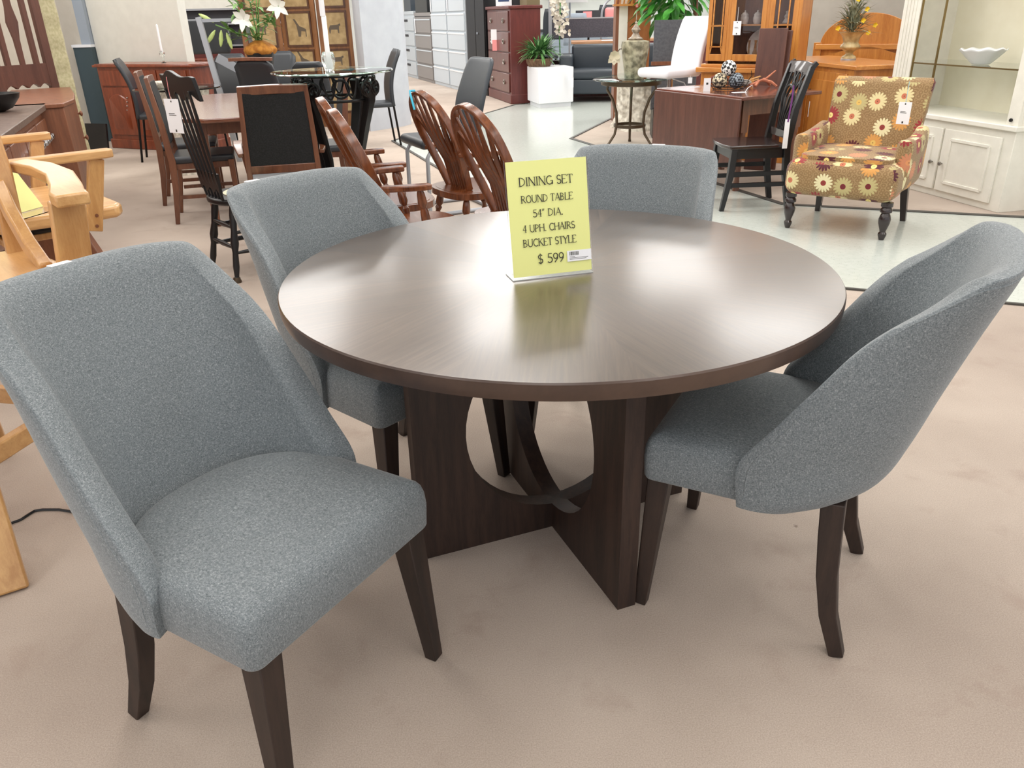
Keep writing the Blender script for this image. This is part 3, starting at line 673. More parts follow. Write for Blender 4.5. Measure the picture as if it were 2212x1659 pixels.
# ---------------------------------------------------------------- long walnut table with six chairs
t=T('dining_table','long walnut dining table with clipped corners between the left-hand chairs','dining table',(-2.0,6.68,0),107)
b=MB(); pl=[(-1.05,-.34),(-.92,-.5),(.92,-.5),(1.05,-.34),(1.05,.34),(.92,.5),(-.92,.5),(-1.05,.34)]; b.prism(pl,.73,.76); b.obj('tabletop',WALX,t,bevel=.008)
b=MB(); 
for x0,y0,x1,y1 in((-.88,-.40,.88,-.38),(-.88,.38,.88,.40),(-.88,-.4,-.86,.4),(.86,-.4,.88,.4)): b.box(x0,y0,.64,x1,y1,.73)
b.obj('apron',WALN,t)
for sx in(-1,1):
    for sy in(-1,1):
        b=MB(); b.beam((sx*.85,sy*.37,.73),(sx*.86,sy*.38,0),.07,.07,.045,.045,side=(1,0,0)); b.obj('leg',WALN,t,bevel=.004)
def danish(label,loc,h,arms=False,grp='walnut dining chairs with black upholstery'):
    t=T('dining_armchair' if arms else 'dining_chair',label,'chair',loc,h,grp)
    for s in(-1,1):
        b=MB(); b.strip([(-.235,s*.205,0),(-.20,s*.205,.25),(-.19,s*.205,.44),(-.215,s*.20,.7),(-.255,s*.185,1.0)],[.028,.03,.032,.03,.026],[.03,.045,.05,.04,.028],(0,1,0)); b.obj('back_leg',WALN,t,bevel=.003)
        b=MB(); b.beam((.21,s*.215,.44),(.215,s*.215,0),.042,.042,.03,.03,side=(0,1,0)); b.obj('leg',WALN,t,bevel=.003)
        b=MB(); b.box(-.18,s*.215-.011,.18,.2,s*.215+.011,.205); b.obj('stretcher',WALN,t)
        if arms:
            b=MB(); b.strip([(-.21,s*.235,.62),(-.08,s*.255,.66),(.06,s*.26,.665),(.17,s*.25,.65)],[.03,.05,.06,.04],.024,(0,1,0)); b.obj('armrest',WALN,t,bevel=.005)
            b=MB(); b.beam((.13,s*.25,.65),(.18,s*.225,.42),.03,.035,side=(0,1,0)); b.obj('arm_post',WALN,t,bevel=.003)
    b=MB(); b.box(-.20,-.2,.385,.22,.2,.43); b.obj('seat_rail',WALN,t,bevel=.003)
    b=MB(); b.rbox(-.19,-.215,.425,.235,.215,.475,.02); b.obj('seat',BLEA,t)
    b=MB(); b.strip([(-.252,-.197,.985),(-.262,0,.99),(-.252,.197,.985)],.028,.05,(1,0,.2)); b.obj('top_rail',WALN,t,bevel=.004)
    b=MB(); b.strip([(-.205,-.2,.535),(-.205,.2,.535)],.026,.05,(1,0,.2)); b.obj('lower_rail',WALN,t,bevel=.004)
    b=MB(); b.strip([(-.203,0,.55),(-.213,0,.7),(-.232,0,.86),(-.252,0,.975)],[.385,.38,.365,.35],[.03,.034,.034,.03],(0,1,0)); b.obj('back_panel',BFAB,t,bevel=.006)
    return t
D1=danish('black panelled walnut armchair at the near end of the long table, back to the camera',(-1.40,5.13,0),104,True)
D2=danish('walnut chair on the left side of the long table, nearer of the two seen edge-on',(-2.27,6.1,0),17)
dup(D2,(-2.62,6.76,0),17,'walnut chair on the left side of the long table, farther of the two seen edge-on')
dup(D2,(-1.47,6.42,0),197,'walnut chair on the right side of the long table, behind the iron pub table')
# ---------------------------------------------------------------- black comb back chair with cream seat
t=T('windsor_chair','black comb back chair with a cream oval painted seat and a big white tag','chair',(-1.52,4.62,0),40)
b=MB(); pl=[(.20*math.cos(a)+(.02 if math.cos(a)>0 else 0),.215*math.sin(a)) for a in [2*PI*i/32 for i in range(32)]]; b.prism(pl,.42,.455); b.obj('seat',BLK,t,bevel=.01)
b=MB(); b.lathe([(.13,.455),(.13,.459),(.12,.461)],(.03,0,0),28,sc=(1.05,1.15)); b.obj('seat_inset',plain('cream_seat',srgb(235,228,196),.5),t,label='cream oval seat panel')
LT=[(0,.015),(.15,.021),(.35,.017),(.5,.024),(.62,.016),(.8,.019),(.93,.013),(.94,.019),(1,.021)]
for sx in(-1,1):
    for sy in(-1,1):
        b=MB(); turned(b,(sx*.12,sy*.12,.43),(sx*.19,sy*.18,0),LT); l=b.obj('leg',BLK,t); p=Vector((sx*.19,sy*.18,0)); b=MB(); b.lathe([(.026,0),(.026,.008),(.017,.03)],p,12); b.obj('foot_cap',BRNZ,l)
for s in(-1,1):
    for z in(.16,.27):
        k=.12+.07*(1-z/.43); b=MB(); turned(b,(-k,s*k*.97,z),(k,s*k*.97,z),[(0,.008),(.5,.015),(1,.008)]); b.obj('stretcher',BLK,t)
        b=MB(); turned(b,(s*k,-k*.97,z+.03),(s*k,k*.97,z+.03),[(0,.008),(.5,.015),(1,.008)]); b.obj('stretcher',BLK,t)
for k in range(6):
    y=-.15+.06*k; b=MB(); b.strip([(-.165,y*.75,.45),(-.20,y*.9,.65),(-.235,y*1.05,.85),(-.265,y*1.15,1.03)],[.014,.02,.02 if 0<k<5 else .03,.014],[.014,.012,.012,.012],(0,1,0)); b.obj('spindle',BLK,t,bevel=.002)
b=MB(); yy=[-.235+.47*i/24 for i in range(25)]
def cr(y): return 1.115-.03*abs(y/.235)**3+.012*math.cos(y*26)
lo=[(y,1.0+.02*math.cos(y*40)) for y in yy]; hi=[(y,cr(y)) for y in reversed(yy)]
b.prism(lo+hi,-.011,.011,lambda x,y,z:(-.26-.2*(y-1.0)+z+.25*x*x*2,x,y)); b.obj('crest_rail',BLK,t,bevel=.003)
b=MB(); b.prism([(y,.50+.012*math.cos(y*70)) for y in [ -.13+.26*i/20 for i in range(21)]]+[(y,.60) for y in (.15,-.15)],-.008,.008,lambda x,y,z:(-.175-.1*(y-.5)+z,x,y)); b.obj('lower_splat',BLK,t)
cardtag('big white paper tag on a pink string hanging from the black comb back chair',(-1.72,4.34,1.10),.11,.165,-120,.11,PINK)
# ---------------------------------------------------------------- tall black chairs with metal legs
def blackchair(label,loc,h,w=.2):
    t=T('metal_leg_chair',label,'chair',loc,h,'tall black upholstered chairs in the left background')
    b=MB(); b.rbox(-.2,-.2,.43,.22,.2,.48,.02); b.obj('seat',BLEA,t)
    b=MB(); b.grid(lambda u,v:(-.20-.02*v-.10*v*v+.03*math.sin(v*PI),(2*u-1)*(w-.02*v*v-.05*max(0,v-.93)/.07),.44+.58*v),7,14); b.obj('backrest',BLEA,t,thick=.035,ang=80)
    for s in(-1,1):
        b=MB(); b.tube([(-.19,s*.18,.5),(-.2,s*.18,.44),(-.25,s*.18,0)],.012,8); b.obj('leg',BLKM,t)
        b=MB(); b.tube([(.18,s*.18,.44),(.2,s*.18,0)],.012,8); b.obj('leg',BLKM,t)
    return t
K1=blackchair('tall black chair in front of the cherry sideboard, seen side-on',(-3.70,8.98,0),15)
dup(K1,(-1.50,9.55,0),198,'tall black chair in front of the pale grey pillar, seen side-on')
dup(K1,(-3.04,9.12,0),-100,'tall black chair behind the silver frame, a pink ribbon down its back')
dup(K1,(-2.58,9.5,0),-95,'dark chair just right of the lily vase, in front of the folding screen')
dup(K1,(-1.98,9.05,0),85,'black chair with a low padded back just above the glass pub table',sc=.93)
K6=dup(K1,(-2.24,8.12,0),80,'black chair with a brown wooden frame edge behind the walnut table')
b=MB(); b.strip([(-.335,-.205,1.03),(-.345,0,1.035),(-.335,.205,1.03)],.05,.03,(1,0,0)); b.obj('top_rail',WALN,K6,bevel=.004)
# ---------------------------------------------------------------- cherry sideboard
def frame_door(par,name,x0,x1,z0,z1,y,m,arch=False,knob=None,km=NICK,pm=None,side=-1):
    # door in a local front plane y (front towards -Y)
    b=MB(); b.box(x0,y-.02,z0,x1,y,z1); d=b.obj(name,m,par,bevel=.003)
    f=.16*(x1-x0); b=MB()
    if arch:
        pts=[(x0+f,z0+f),(x1-f,z0+f)]+[(x1-f+(x0-x1+2*f)*i/12,z1-f*1.9+f*.9*math.sin(PI*i/12)) for i in range(13)]
    else: pts=[(x0+f,z0+f),(x1-f,z0+f),(x1-f,z1-f),(x0+f,z1-f)]
    cx=sum(p[0] for p in pts)/len(pts); cz=sum(p[1] for p in pts)/len(pts)
    n=len(pts); vs=[(x,y-.021,z) for x,z in pts]+[(cx+(x-cx)*.86,y-.032,cz+(z-cz)*.9) for x,z in pts]
    b.add(vs,[(i,(i+1)%n,n+(i+1)%n,n+i) for i in range(n)]+[tuple(range(n,2*n))]); b.obj('raised_panel',pm or m,d)
    if knob:
        kx,kz=knob; b=MB(); b.lathe([(.004,0),(.005,.012),(.012,.018),(.013,.024),(.006,.03)],(kx,y-.02,kz),12,axis=(0,-1,0)); b.obj('knob',km,d)
    return d
h=math.degrees(math.atan2(-.55,1.30))
t=T('sideboard','low cherry wood sideboard with arched doors against the pale wall','sideboard',(-4.07,9.62,0),h)
b=MB(); b.box(-.68,0,.10,.68,.45,.90); b.obj('body',CHER,t,bevel=.004)
b=MB(); b.prism([(-.72,-.03),(.72,-.03),(.72,.46),(-.72,.46)],.90,.925); b.prism([(-.70,-.015),(.70,-.015),(.70,.45),(-.70,.45)],.925,.935); b.obj('top',CHER,t,bevel=.008)
b=MB(); b.box(-.70,-.02,0,.70,.45,.11); b.obj('plinth',CHER,t,bevel=.01)
for k in range(3):
    x0=-.64+.43*k; b=MB(); b.box(x0,-.016,.70,x0+.41,0,.87); d=b.obj('drawer',CHER,t,bevel=.004)
    d=frame_door(t,'door',x0,x0+.41,.16,.68,0,CHER,True); 
    b=MB()
    for q in range(4): b.lathe([(.006,0),(.009,.01),(.004,.018)],(x0+.34+.012*q-.02,-.02,.44+.045*q),8,axis=(0,-1,0))
    b.obj('pull',NICK,d)
t=T('candle_holder','thin white candle in a clear glass holder on the cherry sideboard','candle holder',(-3.86,9.75,.935))
b=MB(); b.lathe([(.035,0),(.012,.01),(.008,.04),(.03,.09),(.032,.10),(.012,.13)],n=20); b.obj('glass_holder',GLASS,t)
b=MB(); b.lathe([(.013,.11),(.012,.39),(.004,.40)],n=12); b.obj('candle',PAPER,t)
# ---------------------------------------------------------------- walls at the left
wd=Vector((1.30,-.55,0)).normalized(); wn=Vector((.55,1.30,0)).normalized()
P0=Vector((-4.98,10.57,0))
def wallbox(name,p,q,th,z0,z1,m):
    p=Vector(p);q=Vector(q);d=(q-p).normalized();n=Vector((-d.y,d.x,0))
    b=MB(); b.prism([(p.x,p.y),(q.x,q.y),((q+n*th).x,(q+n*th).y),((p+n*th).x,(p+n*th).y)],z0,z1); return ST(b.obj(name,m))
wallbox('wall_back',P0,P0+wd*1.40,.12,0,3.2,WALLM)
b=MB(); q=P0; b.prism([(q.x-.25,q.y-.05),(q.x-.01,q.y-.09),(q.x-.01,q.y+.12),(q.x-.25,q.y+.12)],0,1.10); tag(b.obj('green_pillar',GREEN),'dark green painted lower part of the narrow pillar beside the pale wall','pillar')
b=MB(); b.prism([(q.x-.26,q.y-.06),(q.x-.005,q.y-.10),(q.x-.005,q.y+.12),(q.x-.26,q.y+.12)],1.10,1.13); tag(b.obj('white_ledge',WHITE),'thin white ledge on top of the dark green pillar base','ledge')
b=MB(); b.prism([(q.x-.14,q.y-.04),(q.x-.01,q.y-.07),(q.x-.01,q.y+.12),(q.x-.14,q.y+.12)],1.13,3.2); tag(b.obj('grey_pillar',BLUEG),'blue grey upper part of the narrow pillar above the white ledge','pillar')
wallbox('wall_left',(-6.2,2.0,0),(-5.2,10.3,0),.1,0,3.2,BEIGE)
wallbox('wall_far_left',(-5.6,10.75,0),(-5.05,10.64,0),.1,0,3.2,BEIGE)
# pale grey pillar
b=MB(); b.prism([(-1.76,10.81),(-1.37,11.28),(-1.30,11.50),(-1.36,11.75),(-1.95,11.42)],0,3.2); tag(b.obj('pillar',LILAC),'wide pale grey pillar between the folding screen and the filing cabinets','pillar')
# ---------------------------------------------------------------- brown chest, desk and slatted headboard at the far left
t=T('chest','mid brown cabinet with a canted front and two round knobs at the far left','cabinet',(0,0,0))
A_,B_=Vector((-3.14,5.98,0)),Vector((-3.86,7.55,0)); e=(B_-A_).normalized(); n_=Vector((-e.y,e.x,0)); n_=n_ if n_.x<0 else -n_
pl=[A_,A_+e*.35-n_*.06,A_+e*.9-n_*.05,B_,B_+n_*.45,A_+n_*.45,A_+n_*.12-e*.03]; pl=[(p.x,p.y) for p in pl]
b=MB(); b.prism(pl,0,.82); b.obj('body',MBR,t,bevel=.004)
cx=sum(p[0] for p in pl)/7; cy=sum(p[1] for p in pl)/7
b=MB(); b.prism([(cx+(x-cx)*1.03,cy+(y-cy)*1.02) for x,y in pl],.82,.85); b.obj('top',MBR,t,bevel=.006)
for k,zz in((.38,.74),(.42,.56)):
    p=A_+e*k-n_*.063; b=MB(); b.lathe([(.006,0),(.008,.014),(.02,.022),(.02,.03),(.008,.036)],(p.x,p.y,zz),14,axis=tuple(-n_)); b.obj('knob',MBR,t)
sa=math.degrees(math.atan2(6.10-4.60,-3.30+2.715))
t=T('sideboard','dark wooden sideboard with a row of bright crystal knobs behind the oak stools','sideboard',(-2.715,4.60,0),sa)
b=MB(); b.box(-1.2,.04,.05,1.47,.55,.81); b.obj('body',MBR,t,bevel=.004)
b=MB(); b.box(-1.25,.0,.81,1.50,.58,.85); b.obj('top',speck('grey_brown_top',srgb(96,78,70),srgb(122,104,94),30,.35),t,bevel=.006)
for c in range(5):
    for r in range(2):
        x0=-1.15+.52*c; b=MB(); b.box(x0,.022,.48-.26*r+.02,x0+.49,.04,.76-.26*r); d=b.obj('drawer',MBR,t,bevel=.004)
        for q in(.06,.16,.26,.36,.44) if r==0 else (.12,.37):
            b=MB(); b.lathe([(.006,0),(.008,.012),(.020,.02),(.018,.034),(.006,.04)],(x0+q,.022,.64-.24*r),10,axis=(0,-1,0)); b.obj('crystal_knob',CHRO,d)
rebase([o for o in bpy.data.objects if o.name=='chest'][0],(-3.6,6.8,0))
t=T('serving_bowl','dark round bowl on top of the wooden sideboard at the left edge','bowl',(-3.30,5.45,.851))
b=MB(); b.lathe([(.05,0),(.10,.02),(.15,.08),(.16,.11),(.15,.11),(.09,.03),(.03,.012)],n=28); b.obj('bowl',BLK,t)
t=T('headboard','tall slatted dark wood headboard with one lozenge shaped slat','headboard',(-4.16,7.35,0),66)
def slat(x0,x1,z0=1.0,z1=2.1): b=MB(); b.box(x0,-.015,z0,x1,.015,z1); b.obj('slat',DBR,t,bevel=.002)
b=MB(); b.box(-.75,-.02,.80,-.17,.02,2.2); b.obj('side_panel',DBR,t,bevel=.003)
b=MB(); b.box(.26,-.02,.80,.34,.02,2.2); b.obj('post',DBR,t,bevel=.003)
sc_=[(-.17,.86),(-.17,1.05),(.26,1.05),(.26,.86)]+[(.26-.43*i/24,.86+.03*abs(math.sin(i*PI/6))) for i in range(1,24)]
b=MB(); b.prism([(x,z) for x,z in reversed(sc_)],-.018,.018,lambda x,y,z:(x,z,y)); b.obj('lower_rail',DBR,t)
b=MB(); b.box(-.17,-.018,2.05,.26,.018,2.2); b.obj('top_rail',DBR,t)
for x0 in(-.11,.16): slat(x0,x0+.045)
pz=[(1.05,.02),(1.25,.025),(1.38,.05),(1.5,.028),(1.7,.022),(2.05,.022)]
b=MB(); b.prism([(.05+w,z) for z,w in pz]+[(.05-w,z) for z,w in reversed(pz)],-.012,.012,lambda x,y,z:(x,z,y)); b.obj('slat',DBR,t,label='slat with a lozenge shape')
t=T('mattress','cream quilted panel leaning behind the dark slatted headboard','mattress',(-4.20,8.0,.0),66)
b=MB(); b.grid(lambda u,v:(-.10+.22*u,-.05-.004*math.sin(v*70),.0+2.2*v),12,90); b.obj('quilted_panel',speck('cream_quilt',srgb(168,160,124),srgb(190,182,148),40,.9),t,thick=.05)
t=T('potted_plant','green leafy plant at the far left edge beside the dark headboard','plant',(-3.42,5.15,.851))
b=MB(); random.seed(5)
for k in range(60):
    a=random.uniform(0,2*PI);e=random.uniform(.1,1.3); b.leaf((0,0,.12),(math.cos(a)*math.cos(e),math.sin(a)*math.cos(e),math.sin(e)),random.uniform(.12,.26),.05,bend=.3)
LEAFG=speck('leaf_green',srgb(40,104,44),srgb(78,150,62),20,.5); b.obj('foliage',LEAFG,t)
b=MB(); b.lathe([(.05,0),(.07,.12),(.065,.12),(.05,.02)],n=18); b.obj('pot',WALN,t)
t=T('leaning_board','black framed picture leaning low against the dark green pillar','picture',(-4.50,9.30,0),-20)
b=MB(); b.box(-.3,-.012,0,-.0,.012,.34); b.rot(R(-10),'X'); b.obj('panel',BLK,t)
# ---------------------------------------------------------------- folding screen
SCR=wood('antique_brown',srgb(110,68,34),srgb(146,96,54),axis=2,sc=6,rough=.45); PARCH=speck('parchment',srgb(160,134,92),srgb(184,158,114),14,.7); SCD=wood('dark_moulding',srgb(66,36,20),srgb(92,54,30),axis=2,sc=6,rough=.35)
GIR=plain('painted_brown_grey',srgb(96,84,70),.7)
t=T('folding_screen','antique brown folding screen with parchment panels of painted animals','room divider',(0,0,0))
sp=[(-3.42,11.35),(-2.95,11.62),(-2.43,11.42),(-1.99,11.50)]
for i in range(3):
    p,q=Vector((*sp[i],0)),Vector((*sp[i+1],0)); L=(q-p).length; d=(q-p)/L; n=Vector((d.y,-d.x,0)); o0=T
    def g(x,z,y=0,p=p,d=d,n=n): v=p+d*x+n*y; return (v.x,v.y,z)
    def bx(b,x0,x1,z0,z1,y0,y1,g=g): b.add([g(x0,z0,y0),g(x1,z0,y0),g(x1,z0,y1),g(x0,z0,y1),g(x0,z1,y0),g(x1,z1,y0),g(x1,z1,y1),g(x0,z1,y1)],[(0,1,2,3),(7,6,5,4),(1,0,4,5),(2,1,5,6),(3,2,6,7),(0,3,7,4)])
    b=MB(); bx(b,.01,L-.01,.0,2.0,-.015,.015); lf=b.obj('leaf',SCR,t)
    for j,(z0,z1) in enumerate(((.20,.62),(.72,.96),(1.04,1.42),(1.50,1.86))):
        m=.13*L+.03
        b=MB(); bx(b,m,L-m,z0,z1,.015,.019); pn=b.obj('painted_panel',PARCH,lf)
        b=MB()
        for a in((m-.025,m,z0-.025,z1+.025),(L-m,L-m+.025,z0-.025,z1+.025),(m,L-m,z0-.025,z0),(m,L-m,z1,z1+.025)): bx(b,*a,.015,.028)
        b.obj('moulding',SCD,lf)
        # simple long-necked / four-legged animal silhouettes
        cx=L/2; zc=(z0+z1)/2; b=MB()
        if i==1: poly=[(-.02,-.12),(.03,-.12),(.05,-.03),(.13,-.04),(.13,-.12),(.15,-.12),(.15,.0),(.08,.03),(.02,.05),(-.06,.16),(-.10,.165),(-.09,.145),(-.04,.06),(-.03,.0)]
        else: poly=[(-.10,-.08),(-.085,-.08),(-.07,-.02),(.04,-.02),(.05,-.08),(.065,-.08),(.07,.03),(.10,.05),(.09,.08),(.05,.06),(-.08,.05),(-.11,-.01)]
        k=.75; vs=[g(cx+x*k,zc+z*k,.0197) for x,z in poly]; b.add(vs,[tuple(range(len(vs)))]); b.obj('painted_animal',GIR,lf)
rebase(t,(-2.7,11.5,0))
# ---------------------------------------------------------------- lily vase
t=T('flower_vase','tall black vase of white lilies in front of the folding screen','vase',(-2.50,8.85,0),sc=1.22)
b=MB(); b.lathe([(.10,0),(.06,.03),(.04,.12),(.045,.35),(.06,.6),(.11,.84),(.115,.86),(.10,.855)],n=28); b.obj('vase',BLK,t)
b=MB(); random.seed(2); b.grid(lambda u,v:((.125+.012*math.sin(u*2*PI*7))*math.sin(PI*(.08+.6*v))*1.05*math.cos(2*PI*u),(.125+.012*math.sin(u*2*PI*5))*math.sin(PI*(.08+.6*v))*1.05*math.sin(2*PI*u),.955-.09*v*1.2),24,8,cu=True); b.obj('moss',speck('amber_moss',srgb(150,92,28),srgb(190,130,52),30,.9),t)
LILG=speck('lily_leaf',srgb(90,132,70),srgb(132,170,96),16,.5); LILW=plain('lily_white',srgb(246,246,238),.5); LILB=plain('lily_bud',srgb(190,208,130),.5)
b=MB(); heads=[(-.28,.0,1.36),(-.06,-.12,1.12),(.22,-.05,1.21),(-.10,.1,1.55),(.1,.1,1.5),(-.32,-.05,1.08),(-.16,0,1.3),(.05,0,1.38)]
for hx in heads: b.tube([(0,0,.9),(hx[0]*.3,hx[1]*.3,.9+(hx[2]-.9)*.5),hx],.006,6)
for k in range(90):
    hx=random.choice(heads); f=random.uniform(.3,.95); p=(hx[0]*f*.9,hx[1]*f*.9,.9+(hx[2]-.9)*f); a=random.uniform(0,2*PI); b.leaf(p,(math.cos(a),math.sin(a),random.uniform(-.3,.9)),random.uniform(.08,.2),.035,bend=.3)
b.obj('foliage',LILG,t)
for hx in(heads[0],heads[1],heads[2]):
    b=MB()
    for k in range(6):
        a=2*PI*k/6+.3; b.leaf(hx,(math.cos(a),-.55,math.sin(a)),.105,.05,up=(0,-1,0),bend=.25)
    b.obj('lily_flower',LILW,t)
for p,d in(((-.32,-.05,1.38),(-.8,0,-.3)),((-.33,-.05,1.1),(-.7,0,.4)),((-.28,-.05,1.04),(-.2,0,-1)),((-.24,-.05,1.02),(.2,0,-1)),((-.33,-.05,1.04),(-.5,0,-.6))):
    b=MB(); b.lathe([(.004,0),(.014,.03),(.018,.07),(.012,.11),(.003,.13)],p,10,axis=d); b.obj('lily_bud',LILB,t)
# ---------------------------------------------------------------- silver frame, pedestal table
t=T('display_easel','silver metal easel frame standing behind the black comb back chair','easel',(-2.80,8.75,0),0,sc=1.07)
b=MB(); b.strip([(-.22,0,1.30),(-.16,-.03,.9),(-.06,-.08,.3),(-.02,-.1,.0)],.05,.03,(1,0,0)); b.obj('leg',SILV,t)
b=MB(); b.beam((-.24,0,1.27),(.20,.05,1.27),.03,.03); b.obj('top_bar',SILV,t)
b=MB(); b.beam((.20,.05,1.27),(.28,.2,0),.03,.03); b.obj('leg',SILV,t)
b=MB(); b.beam((-.1,-.03,.95),(.12,.08,.80),.015,.08); b.obj('bracket',SILV,t)
t=T('glass_table','low glass table on a carved white stone pedestal behind the walnut table','table',(-3.12,8.1,0))
b=MB(); b.lathe([(.40,.775),(.405,.782),(.40,.788),(.1,.788)],n=48); b.obj('glass_top',GLASS,t,ang=30)
SCRL=speck('carved_stone',srgb(180,174,160),srgb(232,228,216),34,.8)
b=MB(); b.lathe([(.22,0),(.20,.1),(.15,.3),(.18,.5),(.27,.70),(.28,.77)],n=28); o=b.obj('pedestal',SCRL,t)
t=T('shell_bowl','pale shell shaped bowl on the low glass table','bowl',(-3.17,7.95,.788))
b=MB(); b.grid(lambda u,v:((.05+.08*v)*(1+.08*math.sin(u*2*PI*8)*v)*math.cos(2*PI*u),(.05+.08*v)*(1+.08*math.sin(u*2*PI*8)*v)*math.sin(2*PI*u),.004+.06*v*v),48,6,cu=True); b.obj('bowl',SCRL,t,thick=.006)

t=T('floor_cable','short black cable lying on the carpet behind the front left grey chair','cable',(0,0,0))
b=MB(); b.tube([(-1.56,1.95,.004),(-1.49,2.01,.004),(-1.482,2.034,.004),(-1.473,2.056,.004),(-1.452,2.062,.004),(-1.40,2.06,.004),(-1.30,2.03,.004)],.004,5); b.obj('cable',BLK,t); rebase(t,(-1.55,2.05,0))
# ---------------------------------------------------------------- floral armchair
def daisy():
    n=NT('daisy_fabric'); uv=n.n('ShaderNodeTexCoord').outputs['UV']
    sc=n.n('ShaderNodeMapping',{'Vector':uv,'Scale':(6.7,6.7,1)}).outputs[0]
    vo=n.n('ShaderNodeTexVoronoi',{'Vector':sc,'Scale':1.,'Randomness':.5},voronoi_dimensions='2D')
    dv=n.n('ShaderNodeVectorMath',{0:sc,1:vo.outputs['Position']},operation='SUBTRACT').outputs[0]
    s=n.n('ShaderNodeSeparateXYZ',{0:dv}); an=n.ma('ARCTAN2',s.outputs[1],s.outputs[0]); r=vo.outputs['Distance']
    pet=n.ma('POWER',n.ma('ABSOLUTE',n.ma('COSINE',n.ma('MULTIPLY',an,8.))),.6)
    edge=n.ma('ADD',.22,n.ma('MULTIPLY',pet,.18))
    inp=n.ma('LESS_THAN',r,edge); cen=n.ma('LESS_THAN',r,.115); dot=n.ma('LESS_THAN',r,.02)
    c=n.n('ShaderNodeSeparateColor',{0:vo.outputs['Color']})
    pc=n.ramp(c.outputs[0],[(0,srgb(216,202,152)),(.17,srgb(146,46,50)),(.32,srgb(206,148,78)),(.45,srgb(184,170,118)),(.58,srgb(80,22,34)),(.70,srgb(196,128,92)),(.86,srgb(222,212,168))],'CONSTANT')
    cc=n.ramp(c.outputs[0],[(0,srgb(190,110,80)),(.17,srgb(232,210,130)),(.32,srgb(214,178,96)),(.47,srgb(110,26,34)),(.62,srgb(236,214,130)),(.74,srgb(210,140,90)),(.88,srgb(140,50,44))],'CONSTANT')
    sw=n.n('ShaderNodeTexVoronoi',{'Vector':uv,'Scale':34.,'Randomness':.6},voronoi_dimensions='2D').outputs['Distance']
    ring=n.ma('GREATER_THAN',n.ma('SINE',n.ma('MULTIPLY',sw,15.)),.35)
    bg=n.mix(n.ma('MULTIPLY',ring,.55),srgb(134,108,72),srgb(176,150,108)); bg=n.mix(n.ma('MULTIPLY',n.noise(uv,6,3),.4),bg,srgb(146,104,58))
    col=n.mix(inp,bg,pc); col=n.mix(cen,col,cc); col=n.mix(dot,col,srgb(90,50,30))
    n.set(Base_Color=col,Roughness=.8,Sheen_Weight=.15); return n.m
DAI=daisy()
BLKW=plain('black_brown_lacquer',srgb(38,26,26),.25,0,.5)
t=T('armchair','armchair in tan fabric printed with big daisies, on black turned legs','armchair',(2.293,5.318,0),-127.8)
b=MB(); b.rbox(-.30,-.285,.25,.16,.285,.43,.03); b.rbox(.08,-.345,.235,.365,.345,.465,.075,6); b.obj('seat_base',DAI,t,uv=True)
def cush(u,v):
    a=2*PI*u; r=1 if v<.5 else 1; e=.22; x=.01+.30*math.copysign(abs(math.cos(a))**e,math.cos(a))*min(1,(1-v)*3)**.5; y=.28*math.copysign(abs(math.sin(a))**e,math.sin(a))*min(1,(1-v)*3)**.5
    return (x,y,.40+.075*min(1,v*3)**.6+.03*max(0,v-.33)/.67)
b=MB(); b.grid(cush,48,14,cu=True); b.obj('seat_cushion',DAI,t,uv=True)
b=MB()
def bkf(u,v):
    # closed loop around the back slab, u around, v up
    a=2*PI*u; z=.26+.655*v; f=-.265-.13*max(0,(v-.25)/.75)**1.2; hw=.285+.03*v; th=.06-.012*v
    cx=math.cos(a);sy=math.sin(a)
    k=min(1,math.sqrt(max(0,1-((v-.96)/.04)**2)) if v>.96 else 1); k=max(k,.25)
    return (f+th*math.copysign(abs(cx)**.5,cx)*k, (hw-.02*(1-k))*math.copysign(abs(sy)**.25,sy), z)
b.grid(bkf,56,26,cu=True); m=len(b.v); b.f.append(tuple(i*26+25 for i in range(56))); b.obj('backrest',DAI,t,uv=True,ang=50)
for s in(-1,1):
    b=MB()
    def arm(u,v,s=s):
        a=2*PI*u; x=-.27+.47*v; top=.635-.035*v-.02*math.sin(v*PI); w=.045+.008*math.sin(a) ; zc=(top+.28)/2; hz=(top-.28)/2
        k=1 if v<.93 else max(.2,math.sqrt(max(0,1-((v-.93)/.07)**2)))
        cy=s*(.312+.012*math.sin(v*3)); return (x,cy+w*k*math.copysign(abs(math.cos(a))**.6,math.cos(a)),zc+hz*(.97+.03*k)*math.copysign(abs(math.sin(a))**.45,math.sin(a)))
    b.grid(arm,32,16,cu=True); b.f.append(tuple(i*16+15 for i in range(32))); b.obj('armrest',DAI,t,uv=True,ang=60)
    b=MB(); b.lathe([(.036,.24),(.036,.215),(.028,.208),(.036,.195),(.036,.18),(.024,.172),(.03,.16),(.037,.135),(.034,.11),(.02,.065),(.018,.055),(.026,.045),(.026,.035),(.014,0)][::-1],(.285,s*.30,0),20); b.obj('turned_leg',BLKW,t)
    b=MB(); b.beam((-.26,s*.27,.27),(-.31,s*.29,0),.05,.05,.035,.035,side=(0,1,0)); b.obj('back_leg',BLKW,t,bevel=.003)
cardtag('white price tag on a light blue tie over the top of the daisy armchair',(2.515,5.235,.915),.075,.13,-128,.125,plain('pale_blue_string',srgb(130,190,215),.4),sx=.0)
